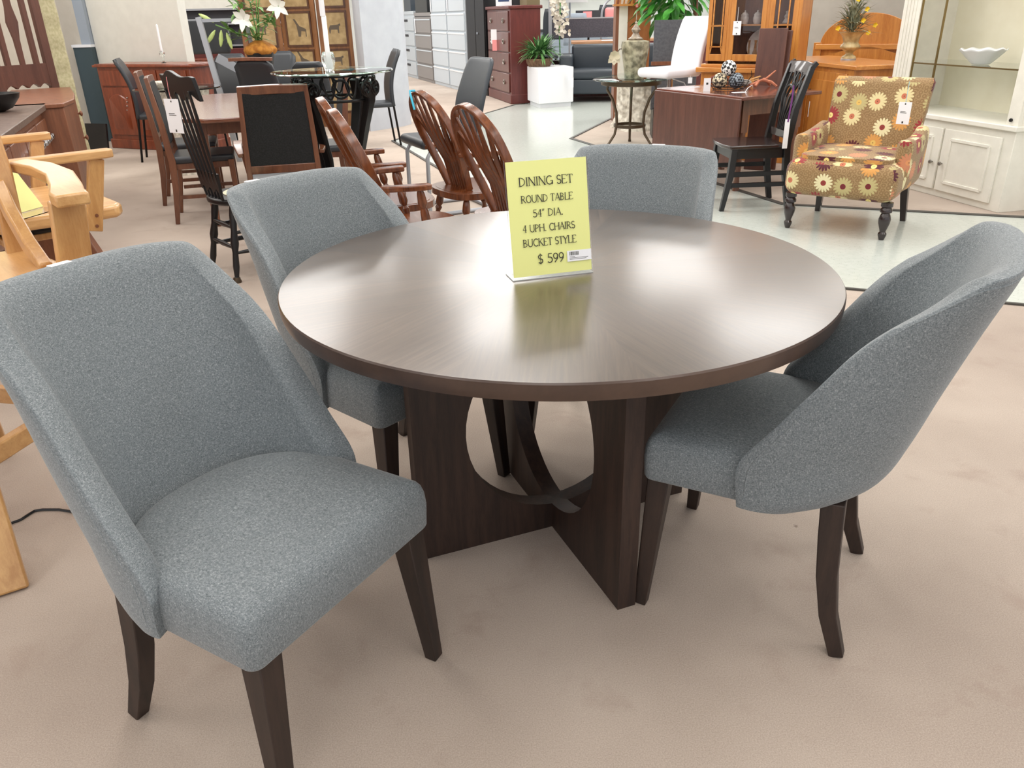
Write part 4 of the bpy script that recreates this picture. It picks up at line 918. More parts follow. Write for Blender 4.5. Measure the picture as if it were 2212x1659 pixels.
# ---------------------------------------------------------------- black wooden side chair
t=T('wooden_chair','glossy black wooden chair with an openwork back, seen side-on beside the drop-leaf table','chair',(1.80,6.02,0),183)
b=MB(); b.prism([(-.19,-.2),(.22,-.225),(.25,-.1),(.25,.1),(.22,.225),(-.19,.2)],.44,.465); b.obj('seat',BLKW,t,bevel=.006)
b=MB(); b.box(-.18,-.19,.37,.2,-.165,.44); b.box(-.18,.165,.37,.2,.19,.44); b.box(.18,-.19,.37,.2,.19,.44); b.box(-.19,-.19,.37,-.17,.19,.44); b.obj('apron',BLK,t)
for s in(-1,1):
    b=MB(); b.strip([(.185,s*.195,.44),(.20,s*.2,.25),(.245,s*.205,0)],[.045,.045,.03],[.045,.042,.03],(0,1,0)); b.obj('leg',BLK,t,bevel=.003)
    b=MB(); b.strip([(-.255,s*.19,0),(-.21,s*.19,.25),(-.195,s*.19,.46),(-.23,s*.19,.7),(-.31,s*.19,.97),(-.34,s*.19,1.0)],[.04,.045,.045,.04,.035,.03],[.035,.045,.045,.04,.035,.03],(0,1,0)); b.obj('back_post',BLK,t,bevel=.003)
    for z in(.17,.25):
        b=MB(); b.box(-.2,s*.195-.01,z,.2,s*.195+.01,z+.03); b.obj('stretcher',BLK,t)
b=MB(); b.strip([(-.305,-.2,.955),(-.325,0,.96),(-.305,.2,.955)],.09,.024,(-.25,0,1)); b.obj('crest_rail',BLKW,t,bevel=.006)
b=MB(); b.strip([(-.205,-.17,.52),(-.205,.17,.52)],.05,.02,(0,0,1)); b.obj('lower_rail',BLKW,t)
b=MB()
for k in range(5):
    y=-.12+.06*k; b.strip([(-.207,y*.35,.53),(-.225,y*.6,.65),(-.25,y*1.1,.76),(-.30,(-.12+.06*((k*2)%5)),.93)],.014,.012,(0,1,0))
for k in range(4): b.beam((-.30,-.15+.075*k,.92),(-.272,-.1125+.075*k,.83),.01,.01); b.beam((-.272,-.1125+.075*k,.83),(-.30,-.075+.075*k,.92),.01,.01)
b.tube([(-.247,.09*math.cos(g),.745+.10*math.sin(g)) for g in [2*PI*i/24 for i in range(24)]],.009,6,closed=True); b.obj('openwork_splat',BLK,t)
t=T('price_tag','long white tag on a purple ribbon hanging down the back of the black wooden chair','price tag',(1.99,5.80,.86),-90)
b=MB(); b.tube([(0,0,0),(0,-.0,-.1),(0,-.01,-.24)],.006,6); b.obj('ribbon',PURP,t)
b=MB(); b.box(-.001,-.03,-.42,.001,.005,-.22); b.obj('card',PAPER,t)
# ---------------------------------------------------------------- drop-leaf table
t=T('drop_leaf_table','dark glossy drop-leaf table with one leaf hanging towards the aisle','table',(1.317,7.312,0),-63.5)
# local +x along the hanging edge (1.086), +y across the top
b=MB(); b.prism([(-.0,-.0),(1.086,0),(1.086,.82),(0,.82)],.712,.74); b.obj('tabletop',DBRT,t,bevel=.006)
b=MB(); b.box(0,-.02,.20,1.086,-.002,.725); b.obj('hanging_leaf',DBR,t,bevel=.006)
b=MB(); b.box(.10,.10,.59,.99,.12,.712); b.box(.10,.70,.59,.99,.72,.712); b.box(.10,.10,.59,.12,.72,.712); b.box(.97,.10,.59,.99,.72,.712); b.obj('apron',WALN,t)
TL=[(.03,0),(.026,.03),(.02,.1),(.028,.2),(.022,.26),(.03,.30),(.022,.33),(.03,.36),(.022,.39),(.03,.42),(.034,.44),(.034,.46)]
for x in(.13,.96):
    for y in(.13,.69):
        b=MB(); b.lathe(TL,(x,y,0),14); b.box(x-.032,y-.032,.46,x+.032,y+.032,.712); b.obj('leg',WALN,t)
# things on it
def onT(x,y,z=.74):
    a=R(-63.5); return (1.317+x*math.cos(a)-y*math.sin(a),7.312+x*math.sin(a)+y*math.cos(a),z)
GCK=NT('checked_ball'); ck=GCK.n('ShaderNodeTexChecker',{'Vector':GCK.co((1,1,1),(0.4,.3,.2)),'Color1':srgb(24,24,26),'Color2':srgb(236,236,234),'Scale':46}).outputs[0]; GCK.set(Base_Color=ck,Roughness=.6); GCK=GCK.m
GDK=NT('dark_woven_ball'); ck=GDK.n('ShaderNodeTexChecker',{'Vector':GDK.co((1,1,1),(0.9,.1,.5)),'Color1':srgb(30,34,42),'Color2':srgb(140,150,160),'Scale':60}).outputs[0]; GDK.set(Base_Color=ck,Roughness=.6); GDK=GDK.m
GTN=NT('tan_woven_ball'); ck=GTN.n('ShaderNodeTexChecker',{'Vector':GTN.co((1,1,1),(0.2,.7,.5)),'Color1':srgb(60,52,44),'Color2':srgb(214,200,170),'Scale':52}).outputs[0]; GTN.set(Base_Color=ck,Roughness=.6); GTN=GTN.m
P=Vector(onT(.50,.36)); th=Vector((.88,.48,0))
t=T('wire_basket','flat wire basket holding decorative balls on the dark drop-leaf table','basket',tuple(P),0)
b=MB()
for z,r in((.006,.10),(.06,.135),(.03,.12)): b.tube([(r*1.25*math.cos(g),r*math.sin(g),z) for g in [2*PI*i/28 for i in range(28)]],.003,5,closed=True)
for k in range(14):
    g=2*PI*k/14; b.tube([(.125*math.cos(g),.10*math.sin(g),.006),(.169*math.cos(g),.135*math.sin(g),.06)],.002,4)
b.tube([(.16,0,.06),(.19,0,.10),(.185,.01,.14)],.003,5); b.obj('wire_frame',BLKM,t)
for nm,m,lb,off in(('decorative_ball',GTN,'tan and black woven ball at the left of the wire basket',(-.075,-.01,.068)),('decorative_ball',GDK,'dark grey woven ball at the right of the wire basket',(.055,-.03,.068)),('decorative_ball',GCK,'black and white checked ball on top of the two other balls',(-.01,-.01,.165))):
    b=MB(); b.ball((0,0,0),.062,28,18); o=b.obj(nm,m); tag(o,lb,'ball','decorative balls in the basket',tuple(P+Vector(off)))
t=T('driftwood','small branching reddish driftwood piece beside the wire basket','driftwood',onT(.55,.66)); b=MB(); DR=speck('driftwood_red',srgb(150,84,60),srgb(190,120,90),30,.7)
for pts in([(-.1,-.05,.02),(-.02,-.02,.05),(.05,0,.07),(.13,.02,.13)],[(.02,-.01,.06),(.08,-.05,.045),(.12,-.08,.012)],[(-.02,-.02,.05),(-.06,-.07,.015)],[(.03,0,.065),(.07,.05,.05),(.11,.08,.01)]): b.tube(pts,[.014,.012,.01,.006][:len(pts)],6)
b.obj('branch',DR,t)
t=T('small_shell','grey shell and wood chips heaped behind the reddish driftwood','ornament',onT(.42,.62)); b=MB(); b.ball((0,0,.03),.045,14,10,(1.2,.8,.66)); b.obj('shell',plain('shell_grey',srgb(150,142,136),.5),t)
for k in range(3): b=MB(); b.beam((.02*k,.02,.015+.02*k),(.09+.02*k,-.03+.03*k,.04+.02*k),.03,.006); b.obj('wood_chip',OAK,t)
t=T('price_tag','white price tag standing upright at the near edge of the drop-leaf table','price tag',onT(.52,.12),-95)
b=MB(); b.box(-.001,-.028,.0,.001,.028,.10); c=b.obj('card',PAPER,t); b=MB(); b.box(.0012,-.008,.05,.0016,.008,.066); b.obj('print',INK,c)
t=T('price_tag','white price tag lying flat beside its curled string on the drop-leaf table','price tag',onT(.78,.26),10)
b=MB(); b.box(-.08,-.03,.0,.03,.02,.0015); b.obj('card',PAPER,t); b=MB(); b.tube([(.03,0,.002),(.06,.02,.03),(.09,.01,.05),(.11,.04,.03)],.0025,5); b.obj('string',PAPER,t)
t=T('price_card','small white card lying at the back of the drop-leaf table beside the white stool','price card',onT(.16,.28),20); b=MB(); b.box(-.05,-.02,0,.05,.02,.002); b.obj('card',PAPER,t)
# ---------------------------------------------------------------- white leather stool
t=T('swivel_stool','white leather swivel stool with a channelled back on a chrome column','bar stool',(1.66,8.48,0),212)
b=MB(); b.rbox(-.22,-.22,.745,.26,.22,.835,.04,6); b.obj('seat',WLEA,t)
b=MB()
def wb(u,v):
    a=2*PI*u; z=.77+.52*v; f=-.20-.02*v-.13*v*v; k=1 if v<.94 else max(.3,math.sqrt(max(0,1-((v-.94)/.06)**2)))
    y=.205*math.copysign(abs(math.sin(a))**.3,math.sin(a)); ch=.006*abs(math.sin(y*24)) if math.cos(a)>0 else 0
    return (f+(.034*k-.006+ch)*math.copysign(abs(math.cos(a))**.5,math.cos(a)),y,z)
b.grid(wb,72,20,cu=True); b.f.append(tuple(i*20+19 for i in range(72))); b.obj('backrest',WLEA,t,ang=60)
b=MB(); b.lathe([(.22,0),(.22,.01),(.06,.03),(.03,.05),(.03,.72),(.07,.745)],n=28); b.obj('column',CHRO,t)
b=MB(); b.tube([(0,0,.73),(-.0,.2,.70),(.03,.27,.66)],.006,6); b.obj('lever',CHRO,t)
cardtag('tiny tag hanging under the white leather stool seat',(1.80,8.20,.77),.04,.05,-90,.02,mark=False)
# ---------------------------------------------------------------- small glass and iron accent table
t=T('accent_table','small round glass-topped table on three bowed bronze legs','table',(1.36,9.08,0),0)
b=MB(); b.lathe([(.40,.682),(.412,.688),(.412,.693),(.40,.698),(.1,.698)],n=64); b.obj('glass_top',GEDGE,t,ang=30)
b=MB(); b.lathe([(.305,.635),(.32,.64),(.32,.675),(.305,.68)],n=40,cap=False); b.obj('apron_ring',BRNZ,t,thick=.008)
b=MB(); b.lathe([(.16,.20),(.17,.205),(.17,.225),(.155,.225)],n=32,cap=False); b.obj('lower_ring',BRNZ,t,thick=.01)
for a in(205,80,-37):
    b=MB(); a=R(a); pts=[(.29,.64),(.30,.60),(.23,.50),(.175,.36),(.165,.24),(.19,.13),(.26,.04),(.30,.005)]
    b.tube([(r*math.cos(a),r*math.sin(a),z) for r,z in pts],[.013,.014,.015,.015,.015,.014,.013,.018],8); b.obj('leg',BRNZ,t)
t=T('lidded_urn','tall mottled grey green urn with a spired lid on the small glass table','urn',(1.385,9.05,.698),sc=1.32)
URN=speck('urn_marble',srgb(96,92,72),srgb(178,172,146),22,.3)
b=MB(); b.lathe([(.075,0),(.08,.01),(.085,.06),(.10,.16),(.112,.24),(.108,.275),(.06,.285)],n=32); b.obj('body',URN,t)
URL=speck('urn_lid',srgb(110,96,80),srgb(170,158,140),30,.4)
b=MB(); b.lathe([(.055,.285),(.06,.295),(.035,.31),(.022,.335),(.03,.345),(.036,.36),(.018,.385),(.008,.40),(.012,.41),(.004,.42),(.003,.49),(.001,.495)],n=24); b.obj('lid',URL,t)
t=T('magnolia','cream artificial magnolia bloom leaning out left of the mottled urn','flower',(1.16,9.02,.92)); b=MB()
for k in range(8):
    a=2*PI*k/8; b.leaf((0,0,0),(math.cos(a)*.9,-.45,math.sin(a)*.9),.085,.065,up=(0,-1,0),bend=.35)
b.obj('petals',plain('magnolia_cream',srgb(222,212,186),.7),t)
b=MB(); b.tube([(.02,.0,.02),(.06,.02,.07),(.11,.03,.07),(.14,.03,.02)],.005,6); b.obj('stem',BRNZ,t)
TRK=speck('white_bark',srgb(164,156,142),srgb(226,220,206),16,.85)
t=T('trunk_pedestal','white textured tree trunk pedestal with a glass disc on top, behind the small glass table','pedestal table',(1.70,10.55,0))
b=MB()
def trk(u,v):
    a=2*PI*u; r=.24+.13*(1-v)**3*(1+.3*math.sin(a*3+1))+.04*v*v+.012*math.sin(a*11)+.01*math.sin(a*23+v*9)+.008*math.sin(v*40+a*5)
    return (r*math.cos(a),r*math.sin(a),.62*v)
b.grid(trk,72,30,cu=True); b.f.append(tuple(i*30+29 for i in range(72))); b.obj('trunk',TRK,t,ang=70)
b=MB(); b.lathe([(.36,.622),(.365,.63),(.36,.636),(.1,.636)],n=48); b.obj('glass_top',GLASS,t)
# ---------------------------------------------------------------- oak china cabinet (hutch)
t=T('china_cabinet','tall honey pine china cabinet with glazed doors, dishes inside','cabinet',(1.93,8.2,0),-35)
b=MB(); b.box(-.03,0,0,.90,.30,.80); b.obj('base_cabinet',HON,t,bevel=.004)
b=MB(); b.box(-.07,-.05,.80,.93,.30,.845); b.box(-.03,-.02,.845,.91,.29,.875); b.obj('counter',HONX,t,bevel=.006)
b=MB(); b.box(0,.27,.875,.87,.285,2.0); b.box(-.0,.02,.875,.02,.28,2.0); b.obj('back_panel',MBR,t)
b=MB(); b.add([(.87,0,.875),(.87,.29,.875),(.87,.29,2.0),(.87,0,2.0),(.85,0,.875),(.85,.29,.875),(.85,.29,2.0),(.85,0,2.0)],[(0,1,2,3),(7,6,5,4),(0,3,7,4),(1,5,6,2)]); b.obj('side_panel',HON,t)
b=MB(); b.box(0,0,1.96,.87,.29,2.02); b.obj('top',HONX,t)
SMOK=glass('smoky_glass',(.85,.82,.80,1),0)
def gdoor(x0,x1,nm='glazed_door',mull=False):
    b=MB(); w=.045 if x1-x0>.25 else .035
    b.box(x0,-.02,.90,x0+w,.0,1.95); b.box(x1-w,-.02,.90,x1,0,1.95); b.box(x0+w,-.02,.90,x1-w,0,.96); b.box(x0+w,-.02,1.90,x1-w,0,1.95); d=b.obj(nm,HON,t,bevel=.003)
    b=MB(); b.box(x0+w,-.012,.96,x1-w,-.008,1.90); b.obj('pane',SMOK,d)
    if mull:
        b=MB(); cx=(x0+x1)/2
        for xx in(cx-.045,cx+.045): b.box(xx-.006,-.018,1.02,xx+.006,-.004,1.90)
        b.beam((x0+w,-.011,.965),(cx-.045,-.011,1.03),.012,.012); b.beam((x1-w,-.011,.965),(cx+.045,-.011,1.03),.012,.012)
        b.box(x0+w,-.018,1.02,x1-w,-.004,1.03); b.box(x0+w,-.018,1.20,x1-w,-.004,1.21); b.obj('glazing_bars',HONX,d)
gdoor(.01,.20,mull=True); gdoor(.225,.56); gdoor(.585,.84,mull=True)
b=MB(); b.box(.20,-.015,.88,.225,.0,1.96); b.box(.56,-.015,.88,.585,0,1.96); b.box(.84,-.015,.88,.87,0,1.96); b.obj('stile',HON,t)
b=MB(); b.box(.02,.02,1.20,.85,.27,1.215); b.obj('shelf',HONX,t)
def onC(x,y,z): a=R(-35); return (1.93+x*math.cos(a)-y*math.sin(a),8.2+x*math.sin(a)+y*math.cos(a),z)
PORC=speck('porcelain',srgb(214,208,206),srgb(238,236,236),20,.3)
j=None
for x,lb in((.31,'white porcelain ginger jar on the cabinet shelf, left of the pair'),(.43,'white porcelain ginger jar on the cabinet shelf, right of the pair')):
    t=T('ginger_jar',lb,'jar',onC(x,.12,1.216),0,'porcelain ginger jars in the china cabinet')
    b=MB(); b.lathe([(.028,0),(.036,.02),(.038,.05),(.034,.065),(.03,.07)],n=20); b.obj('jar',PORC,t)
    b=MB(); b.lathe([(.034,.07),(.034,.078),(.02,.095),(.006,.10),(.008,.11),(.002,.116)],n=20); b.obj('lid',PORC,t)
t=T('plate','big white plate standing on edge in the lower part of the china cabinet','plate',onC(.50,.16,.877),-35); b=MB(); b.lathe([(.02,0),(.09,.0),(.15,.02),(.15,.024),(.09,.006),(.02,.005)],(0,0,.15),36,axis=(0,-1,.25)); b.obj('plate',PORC,t)
for x,lb in((.37,'amber glass decanter in the china cabinet, farther from the plate'),(.43,'amber glass decanter in the china cabinet, next to the plate')):
    t=T('decanter',lb,'decanter',onC(x,.14,.877),0,'glass decanters in the china cabinet'); b=MB(); b.lathe([(.024,0),(.026,.08),(.010,.12),(.008,.17),(.014,.20)],n=16); b.obj('bottle',glass('amber_glass',(.85,.5,.25,1)),t)
t=T('figurine','small white figurine behind the right glazed door of the china cabinet','figurine',onC(.70,.12,1.216),0); b=MB(); b.lathe([(.03,0),(.034,.01),(.016,.04),(.022,.06),(.01,.08),(.014,.095),(.004,.105)],n=14); b.obj('figure',PORC,t)
cardtag('white price tag hanging on the middle door of the china cabinet',onC(.30,-.035,1.36),.075,.115,-125,.12)
# board leaning
t=T('leaf_board','dark brown table leaf board leaning upright against the china cabinet','board',(2.30,7.42,0),-30)
b=MB(); b.box(-.12,-.015,0,.12,.015,1.19); b.rot(R(-4),'X'); b.obj('board',DBR,t,bevel=.004)
t=T('leaf_board','second dark brown board edge behind the leaning table leaf','board',(2.36,7.47,0),-30); b=MB(); b.box(-.11,-.015,0,.12,.015,1.17); b.rot(R(-4),'X'); b.obj('board',DBR,t,bevel=.004)
t=T('mantel_clock','small arched reddish wooden frame behind the drop-leaf table, beside the wire basket','ornament',(2.03,8.0,.60)); b=MB()
for r in(.13,.10): b.tube([(r*math.cos(g),0,.05+r*math.sin(g)) for g in [PI*i/18 for i in range(19)]],.014,8)
b.box(-.14,-.02,-.6,.14,.02,.06); b.obj('arched_back',CHER,t)
# ---------------------------------------------------------------- honey pine sideboard
t=T('sideboard','honey pine sideboard with one knob, behind the daisy armchair','sideboard',(2.674,8.49,0),-81.1)
b=MB(); b.box(-.02,-.03,.865,1.54,.62,.90); b.obj('top',HONX,t,bevel=.006)
b=MB(); b.box(.05,0,.08,1.50,.60,.865); b.obj('body',HON,t,bevel=.004)
for x in(.05,1.42): b=MB(); b.box(x,-.015,0,x+.08,.03,.865); b.obj('corner_post',HON,t)
for x0,x1 in((.16,.78),(.80,1.40)):
    b=MB(); b.box(x0,-.018,.14,x1,0,.83); d=b.obj('door',HON,t,bevel=.004); b=MB(); b.box(x0+.07,-.026,.22,x1-.07,-.018,.76); b.obj('panel',HON,d,bevel=.006)
b=MB(); b.lathe([(.006,0),(.01,.012),(.016,.02),(.014,.03)],(.87,-.02,.66),12,axis=(0,-1,0)); b.obj('knob',BLKM,t)
cardtag('white price tag on a purple ribbon hanging from the honey pine sideboard',(2.80,7.62,.80),.06,.13,-150,.24,PURP)
t=T('flower_urn','ribbed tan urn of grey foliage with small yellow flowers on the pine sideboard','urn',(3.14,7.78,.90))
URT=speck('tan_urn',srgb(150,128,84),srgb(196,178,132),16,.45)
b=MB()
def ur(u,v):
    r=sm(v,[(0,.065),(.12,.06),(.22,.03),(.32,.045),(.45,.085),(.55,.075),(.62,.062),(.85,.08),(1,.115)]); r*=1+.03*math.sin(u*2*PI*12)*(1 if v>.3 else 0); return (r*math.cos(2*PI*u),r*math.sin(2*PI*u),.235*v)
b.grid(ur,48,28,cu=True); b.obj('urn',URT,t,ang=60)
b=MB(); b.lathe([(.066,0),(.066,.012),(.05,.03)],n=20); b.obj('foot',SILV,t)
b=MB(); random.seed(8)
for k in range(260):
    a=random.uniform(0,2*PI);e=random.uniform(.0,1.5);rr=random.uniform(.02,.1);h0=.22+random.uniform(0,.42)*(1 if random.random()<.6 else .3); L=random.uniform(.10,.20)*(1.15-.7*(h0-.22)/.42)
    b.leaf((rr*.4*math.cos(a),rr*.4*math.sin(a),h0),(math.cos(a)*math.cos(e),math.sin(a)*math.cos(e),math.sin(e)),L,.018,bend=.25,seg=3)
b.obj('foliage',speck('grey_foliage',srgb(112,116,92),srgb(164,166,140),30,.8),t)
YF=plain('yellow_petal',srgb(236,204,44),.5)
for p in((-.16,-.06,.27),(.16,-.08,.29),(.10,-.1,.23),(.06,-.1,.42),(-.02,-.08,.50),(.04,-.1,.33)):
    b=MB()
    for k in range(5):
        a=2*PI*k/5; b.leaf(p,(math.cos(a),-.5,math.sin(a)),.026,.024,up=(0,-1,0),bend=.2,seg=3)
    b.obj('flower',YF,t)
# arched headboard behind
t=T('headboard','honey pine headboard with a half-round top behind the pine sideboard','headboard',(3.78,8.95,0),-30)
b=MB(); pl=[(-.46,.0),(.46,.0)]+[(.46*math.cos(g),.98+.30*math.sin(g)) for g in [PI*i/24 for i in range(25)]]
b.prism(pl,-.015,.015,lambda x,y,z:(x,-z,y)); b.obj('panel',HON,t,bevel=.004)
b=MB(); b.box(-.50,-.05,.93,.50,.02,.985); b.obj('cross_rail',HONX,t,bevel=.006)
for x in(-.48,.48): b=MB(); b.box(x-.04,-.04,0,x+.04,.04,1.0); b.obj('post',HON,t,bevel=.004)
b=MB(); b.prism([(-.5,.80),(.5,.80),(.5,.86)]+[(.5-1.0*i/20,.86+.10*math.sin(PI*i/20)**2) for i in range(1,21)],-.03,-.05,lambda x,y,z:(x,z,y)); b.obj('shaped_rail',HON,t)
wallbox('wall_right',(3.05,10.1,0),(5.4,8.7,0),.1,0,3.2,speck('taupe_wall_paint',srgb(168,164,156),srgb(176,172,164),6,.85))
wallbox('wall_far_right',(5.4,8.7,0),(4.35,4.4,0),.1,0,3.2,BEIGE)
# ---------------------------------------------------------------- cream display cabinet
t=T('display_cabinet','cream display cabinet with a glass shelf above and panelled doors below','cabinet',(3.14,6.84,0),-76.2)
L=1.327; D=.50
b=MB(); b.box(0,0,0,L,D,.55); b.obj('base_body',CREAM,t,bevel=.003)
b=MB(); b.box(-.02,-.03,.55,L+.02,D,.585); b.obj('counter',CREAM,t,bevel=.006)
b=MB(); b.box(L-.10,-.004,.585,L,.03,2.1); b.obj('stile',CREAM,t,bevel=.002)
b=MB(); b.box(.0,-.004,.585,.19,.03,2.1)
for k in range(4): b.box(.03+.035*k,-.010,.62,.045+.035*k,-.004,2.05)
b.obj('fluted_stile',CREAM,t,bevel=.002)
b=MB(); b.box(0,D-.02,.585,L,D,2.1); b.obj('back_panel',CREB,t); b=MB(); b.box(L-.025,.03,.585,L,D,2.1); b.obj('side_panel',CREAM,t)
b=MB(); b.box(0,.03,.585,.02,D-.02,2.1); b.obj('side_panel',CREAM,t)
b=MB(); b.box(0,0,2.05,L,D,2.12); b.obj('top',CREAM,t)
for x in(.195,.44): b=MB(); b.box(x-.006,.004,.585,x+.006,.016,2.05); b.obj('brass_strip',BRASS,t)
b=MB(); b.prism([(.195,.012),(L-.1,.012),(L-.1,D-.03),(.06,D-.03),(.06,.14)],.930,.938); b.obj('glass_shelf',GLASS,t)
b=MB(); b.box(.195,.006,.929,L-.1,.012,.939); b.obj('shelf_edge',BRASS,t,label='dark brass edge of the glass shelf')
b=MB(); b.lathe([(.012,0),(.012,.01)],(L-.06,-.006,.62),10,axis=(0,-1,0)); b.obj('lock',BLK,t)
for x0,x1,kx in((.19,.68,.635),(.70,1.235,.735)):
    b=MB(); b.box(x0,-.018,.05,x1,0,.50); d=b.obj('door',CREAM,t,bevel=.004)
    a0,a1,z0,z1=x0+.085,x1-.085,.12,.43; b=MB()
    for (p,q) in (((a0,z0),(a1,z0)),((a1,z0),(a1,z1)),((a1,z1),(a0,z1)),((a0,z1),(a0,z0))): b.beam((p[0],-.020,p[1]),(q[0],-.020,q[1]),.02,.02)
    b.box(a0,-.021,z0,a1,-.018,z1); b.obj('panel_moulding',CREAM,d,bevel=.004)
    b=MB(); b.lathe([(.005,0),(.007,.012),(.015,.02),(.013,.03),(.004,.034)],(kx,-.018,.25),14,axis=(0,-1,0)); b.obj('knob',NICK,d)
t=T('bowl','white scalloped bowl on the glass shelf of the cream display cabinet','bowl',(3.46,6.17,.940))
b=MB(); b.grid(lambda u,v:((.055+.10*v)*math.cos(2*PI*u),(.055+.10*v)*math.sin(2*PI*u),.004+.10*v**1.1+(.006*math.sin(u*2*PI*9)*v**3)),72,10,cu=True); b.add([(0,0,.004)]+[(.055*math.cos(2*PI*i/36),.055*math.sin(2*PI*i/36),.004) for i in range(36)],[(0,1+i,1+(i+1)%36) for i in range(36)]); b.obj('bowl',plain('white_porcelain',srgb(236,238,238),.25),t,thick=.005)
# ---------------------------------------------------------------- hanging plant and stool behind
t=T('potted_tree','large leafy green plant behind the white leather stool','plant',(2.32,10.55,0))
b=MB(); random.seed(11)
for k in range(260):
    a=random.uniform(0,2*PI); r=.38*random.random()**.6; z=random.uniform(1.25,2.2)-.18*(random.random()<.12); x=r*math.cos(a);y=r*math.sin(a)
    b.leaf((x-.30,y-.1,z),(math.cos(a)+random.uniform(-.6,.6),math.sin(a),random.uniform(-1.1,.0)),random.uniform(.16,.30),random.uniform(.07,.11),bend=.25)
b.obj('foliage',speck('plant_leaf_green',srgb(34,92,36),srgb(86,170,62),6,.4),t)
b=MB(); b.tube([(0,0,.3),(.03,0,.9),(0,.02,1.5),(.02,0,2.0)],.03,8); b.obj('trunk',MBR,t)
b=MB(); b.lathe([(.16,0),(.2,.32),(.18,.32),(.15,.05)],n=20); b.obj('pot',BLK,t)
# ---------------------------------------------------------------- post with shelf unit
t=T('column','square honey wood column with a white painted corner strip','column',(1.62,11.35,0),0)
b=MB(); b.box(-.02,-.15,0,.28,.15,3.2); b.obj('shaft',wood('column_wood',srgb(150,88,44),srgb(172,108,60),axis=2,sc=4,rough=.5),t); b=MB(); b.box(-.13,-.16,0,-.02,.0,3.2); b.obj('white_strip',CREAM,t)
b=MB(); b.box(-.17,-.15,0,-.13,.1,3.2); b.obj('edge_strip',MBR,t)
t=T('slatted_tray','wooden slatted rack with a pink tag on the front of the column','rack',(1.60,11.14,1.42)); b=MB(); b.box(-.20,-.06,-.012,.22,.06,.012); b.obj('bottom_bar',HONX,t)
for k in range(7): b=MB(); b.beam((-.17+.05*k,-.05,.01),(-.15+.05*k,-.05,.14),.018,.018); b.obj('slat',HON,t)
b=MB(); b.box(.08,-.07,-.03,.11,-.065,.09); b.obj('tag',PINK,t)
# ---------------------------------------------------------------- filing cabinets in a row
GR1=plain('light_grey_steel',srgb(186,194,200),.45); GR2=plain('taupe_steel',srgb(136,132,130),.45); GR3=plain('pale_steel',srgb(196,205,212),.45); SHD=plain('dark_recess',srgb(50,50,54),.7)
fp=Vector((-2.495,21.5,0)); fd=(Vector((-.683,16.07,0))-fp).normalized(); fa=math.degrees(math.atan2(fd.y,fd.x))
def filecab(x,w,m,label,nd=4,H=1.50,flat=False,tagw=.03,tall=False):
    t=T('filing_cabinet',label,'filing cabinet',tuple(fp+fd*x),fa,'row of steel filing cabinets')
    b=MB(); b.box(0,0,0,w-.015,.6,H); b.obj('body',m,t,bevel=.004)
    b=MB(); b.box(0,-.01,H-.07,w-.015,.0,H); b.obj('top_trim',m,t)
    if not flat: b=MB(); b.box(.04,-.004,H-.085,w-.055,.001,H-.07); b.obj('shadow_gap',SHD,t)
    for k in range(nd):
        z0=.07+(H-.16)*k/nd; z1=.07+(H-.16)*(k+1)/nd-.035
        b=MB(); b.box(.03,-.022,z0,w-.045,0,z1); d=b.obj('drawer',m,t,bevel=.004)
        if not flat:
            b=MB(); b.box(.03,-.03,z1-.03,w-.045,-.022,z1-.006); b.obj('handle',WHITE if m!=GR2 else GR3,d)
        else:
            b=MB(); b.box(w*.3,-.03,z1-.10,w*.55,-.022,z1-.05); b.obj('handle',SHD,d)
    b=MB(); b.box(w*.06,-.036,H-.42,w*.06+tagw*2.4,-.030,H-.12); b.obj('tag',PAPER,t)
    return t
Ltot=(Vector((-.40,15.80,0))-fp).length
filecab(0.02,1.42,GR1,'light grey filing cabinet at the far end of the row beside the pillar',4,1.46,True)
filecab(1.48,1.58,GR2,'taupe grey filing cabinet, second from the pillar',4,1.42)
filecab(3.09,1.33,GR3,'pale grey filing cabinet, third from the pillar, with handles like white bars',5,1.85)
filecab(4.44,1.27,GR3,'pale grey filing cabinet nearest the black steel cupboard',5,1.85)
t=T('equipment_box','black box standing on the taupe filing cabinet','box',tuple(fp+fd*1.52+Vector((0,0,1.421))),fa); b=MB(); b.box(0,.02,0,1.15,.5,.35); b.obj('box',BLK,t,bevel=.01)
t=T('equipment_box','dark box standing on the light grey filing cabinet at the far end','box',tuple(fp+fd*.3+Vector((0,0,1.461))),fa); b=MB(); b.box(0,.02,0,.75,.5,.35); b.obj('box',CHAR,t,bevel=.01)
# black steel cupboard
p=Vector((-.66,16.0,0)); q=Vector((-.30,15.36,0)); dd=(q-p)
t=T('storage_cupboard','tall black steel cupboard left of the burgundy wooden file cabinet','cupboard',tuple(p),math.degrees(math.atan2(dd.y,dd.x)))
w=dd.length-.02; b=MB(); b.box(0,0,.0,w,.5,1.95); b.obj('body',BLK,t,bevel=.005)
for x0,x1 in((.02,w/2-.008),(w/2+.008,w-.02)): b=MB(); b.box(x0,-.02,.12,x1,0,1.9); b.obj('door',plain('black_door',srgb(34,34,36),.5),t,bevel=.004)
b=MB(); b.lathe([(.02,0),(.02,.02)],(w/2+.10,-.02,1.05),10,axis=(0,-1,0)); b.obj('lock',CHRO,t)
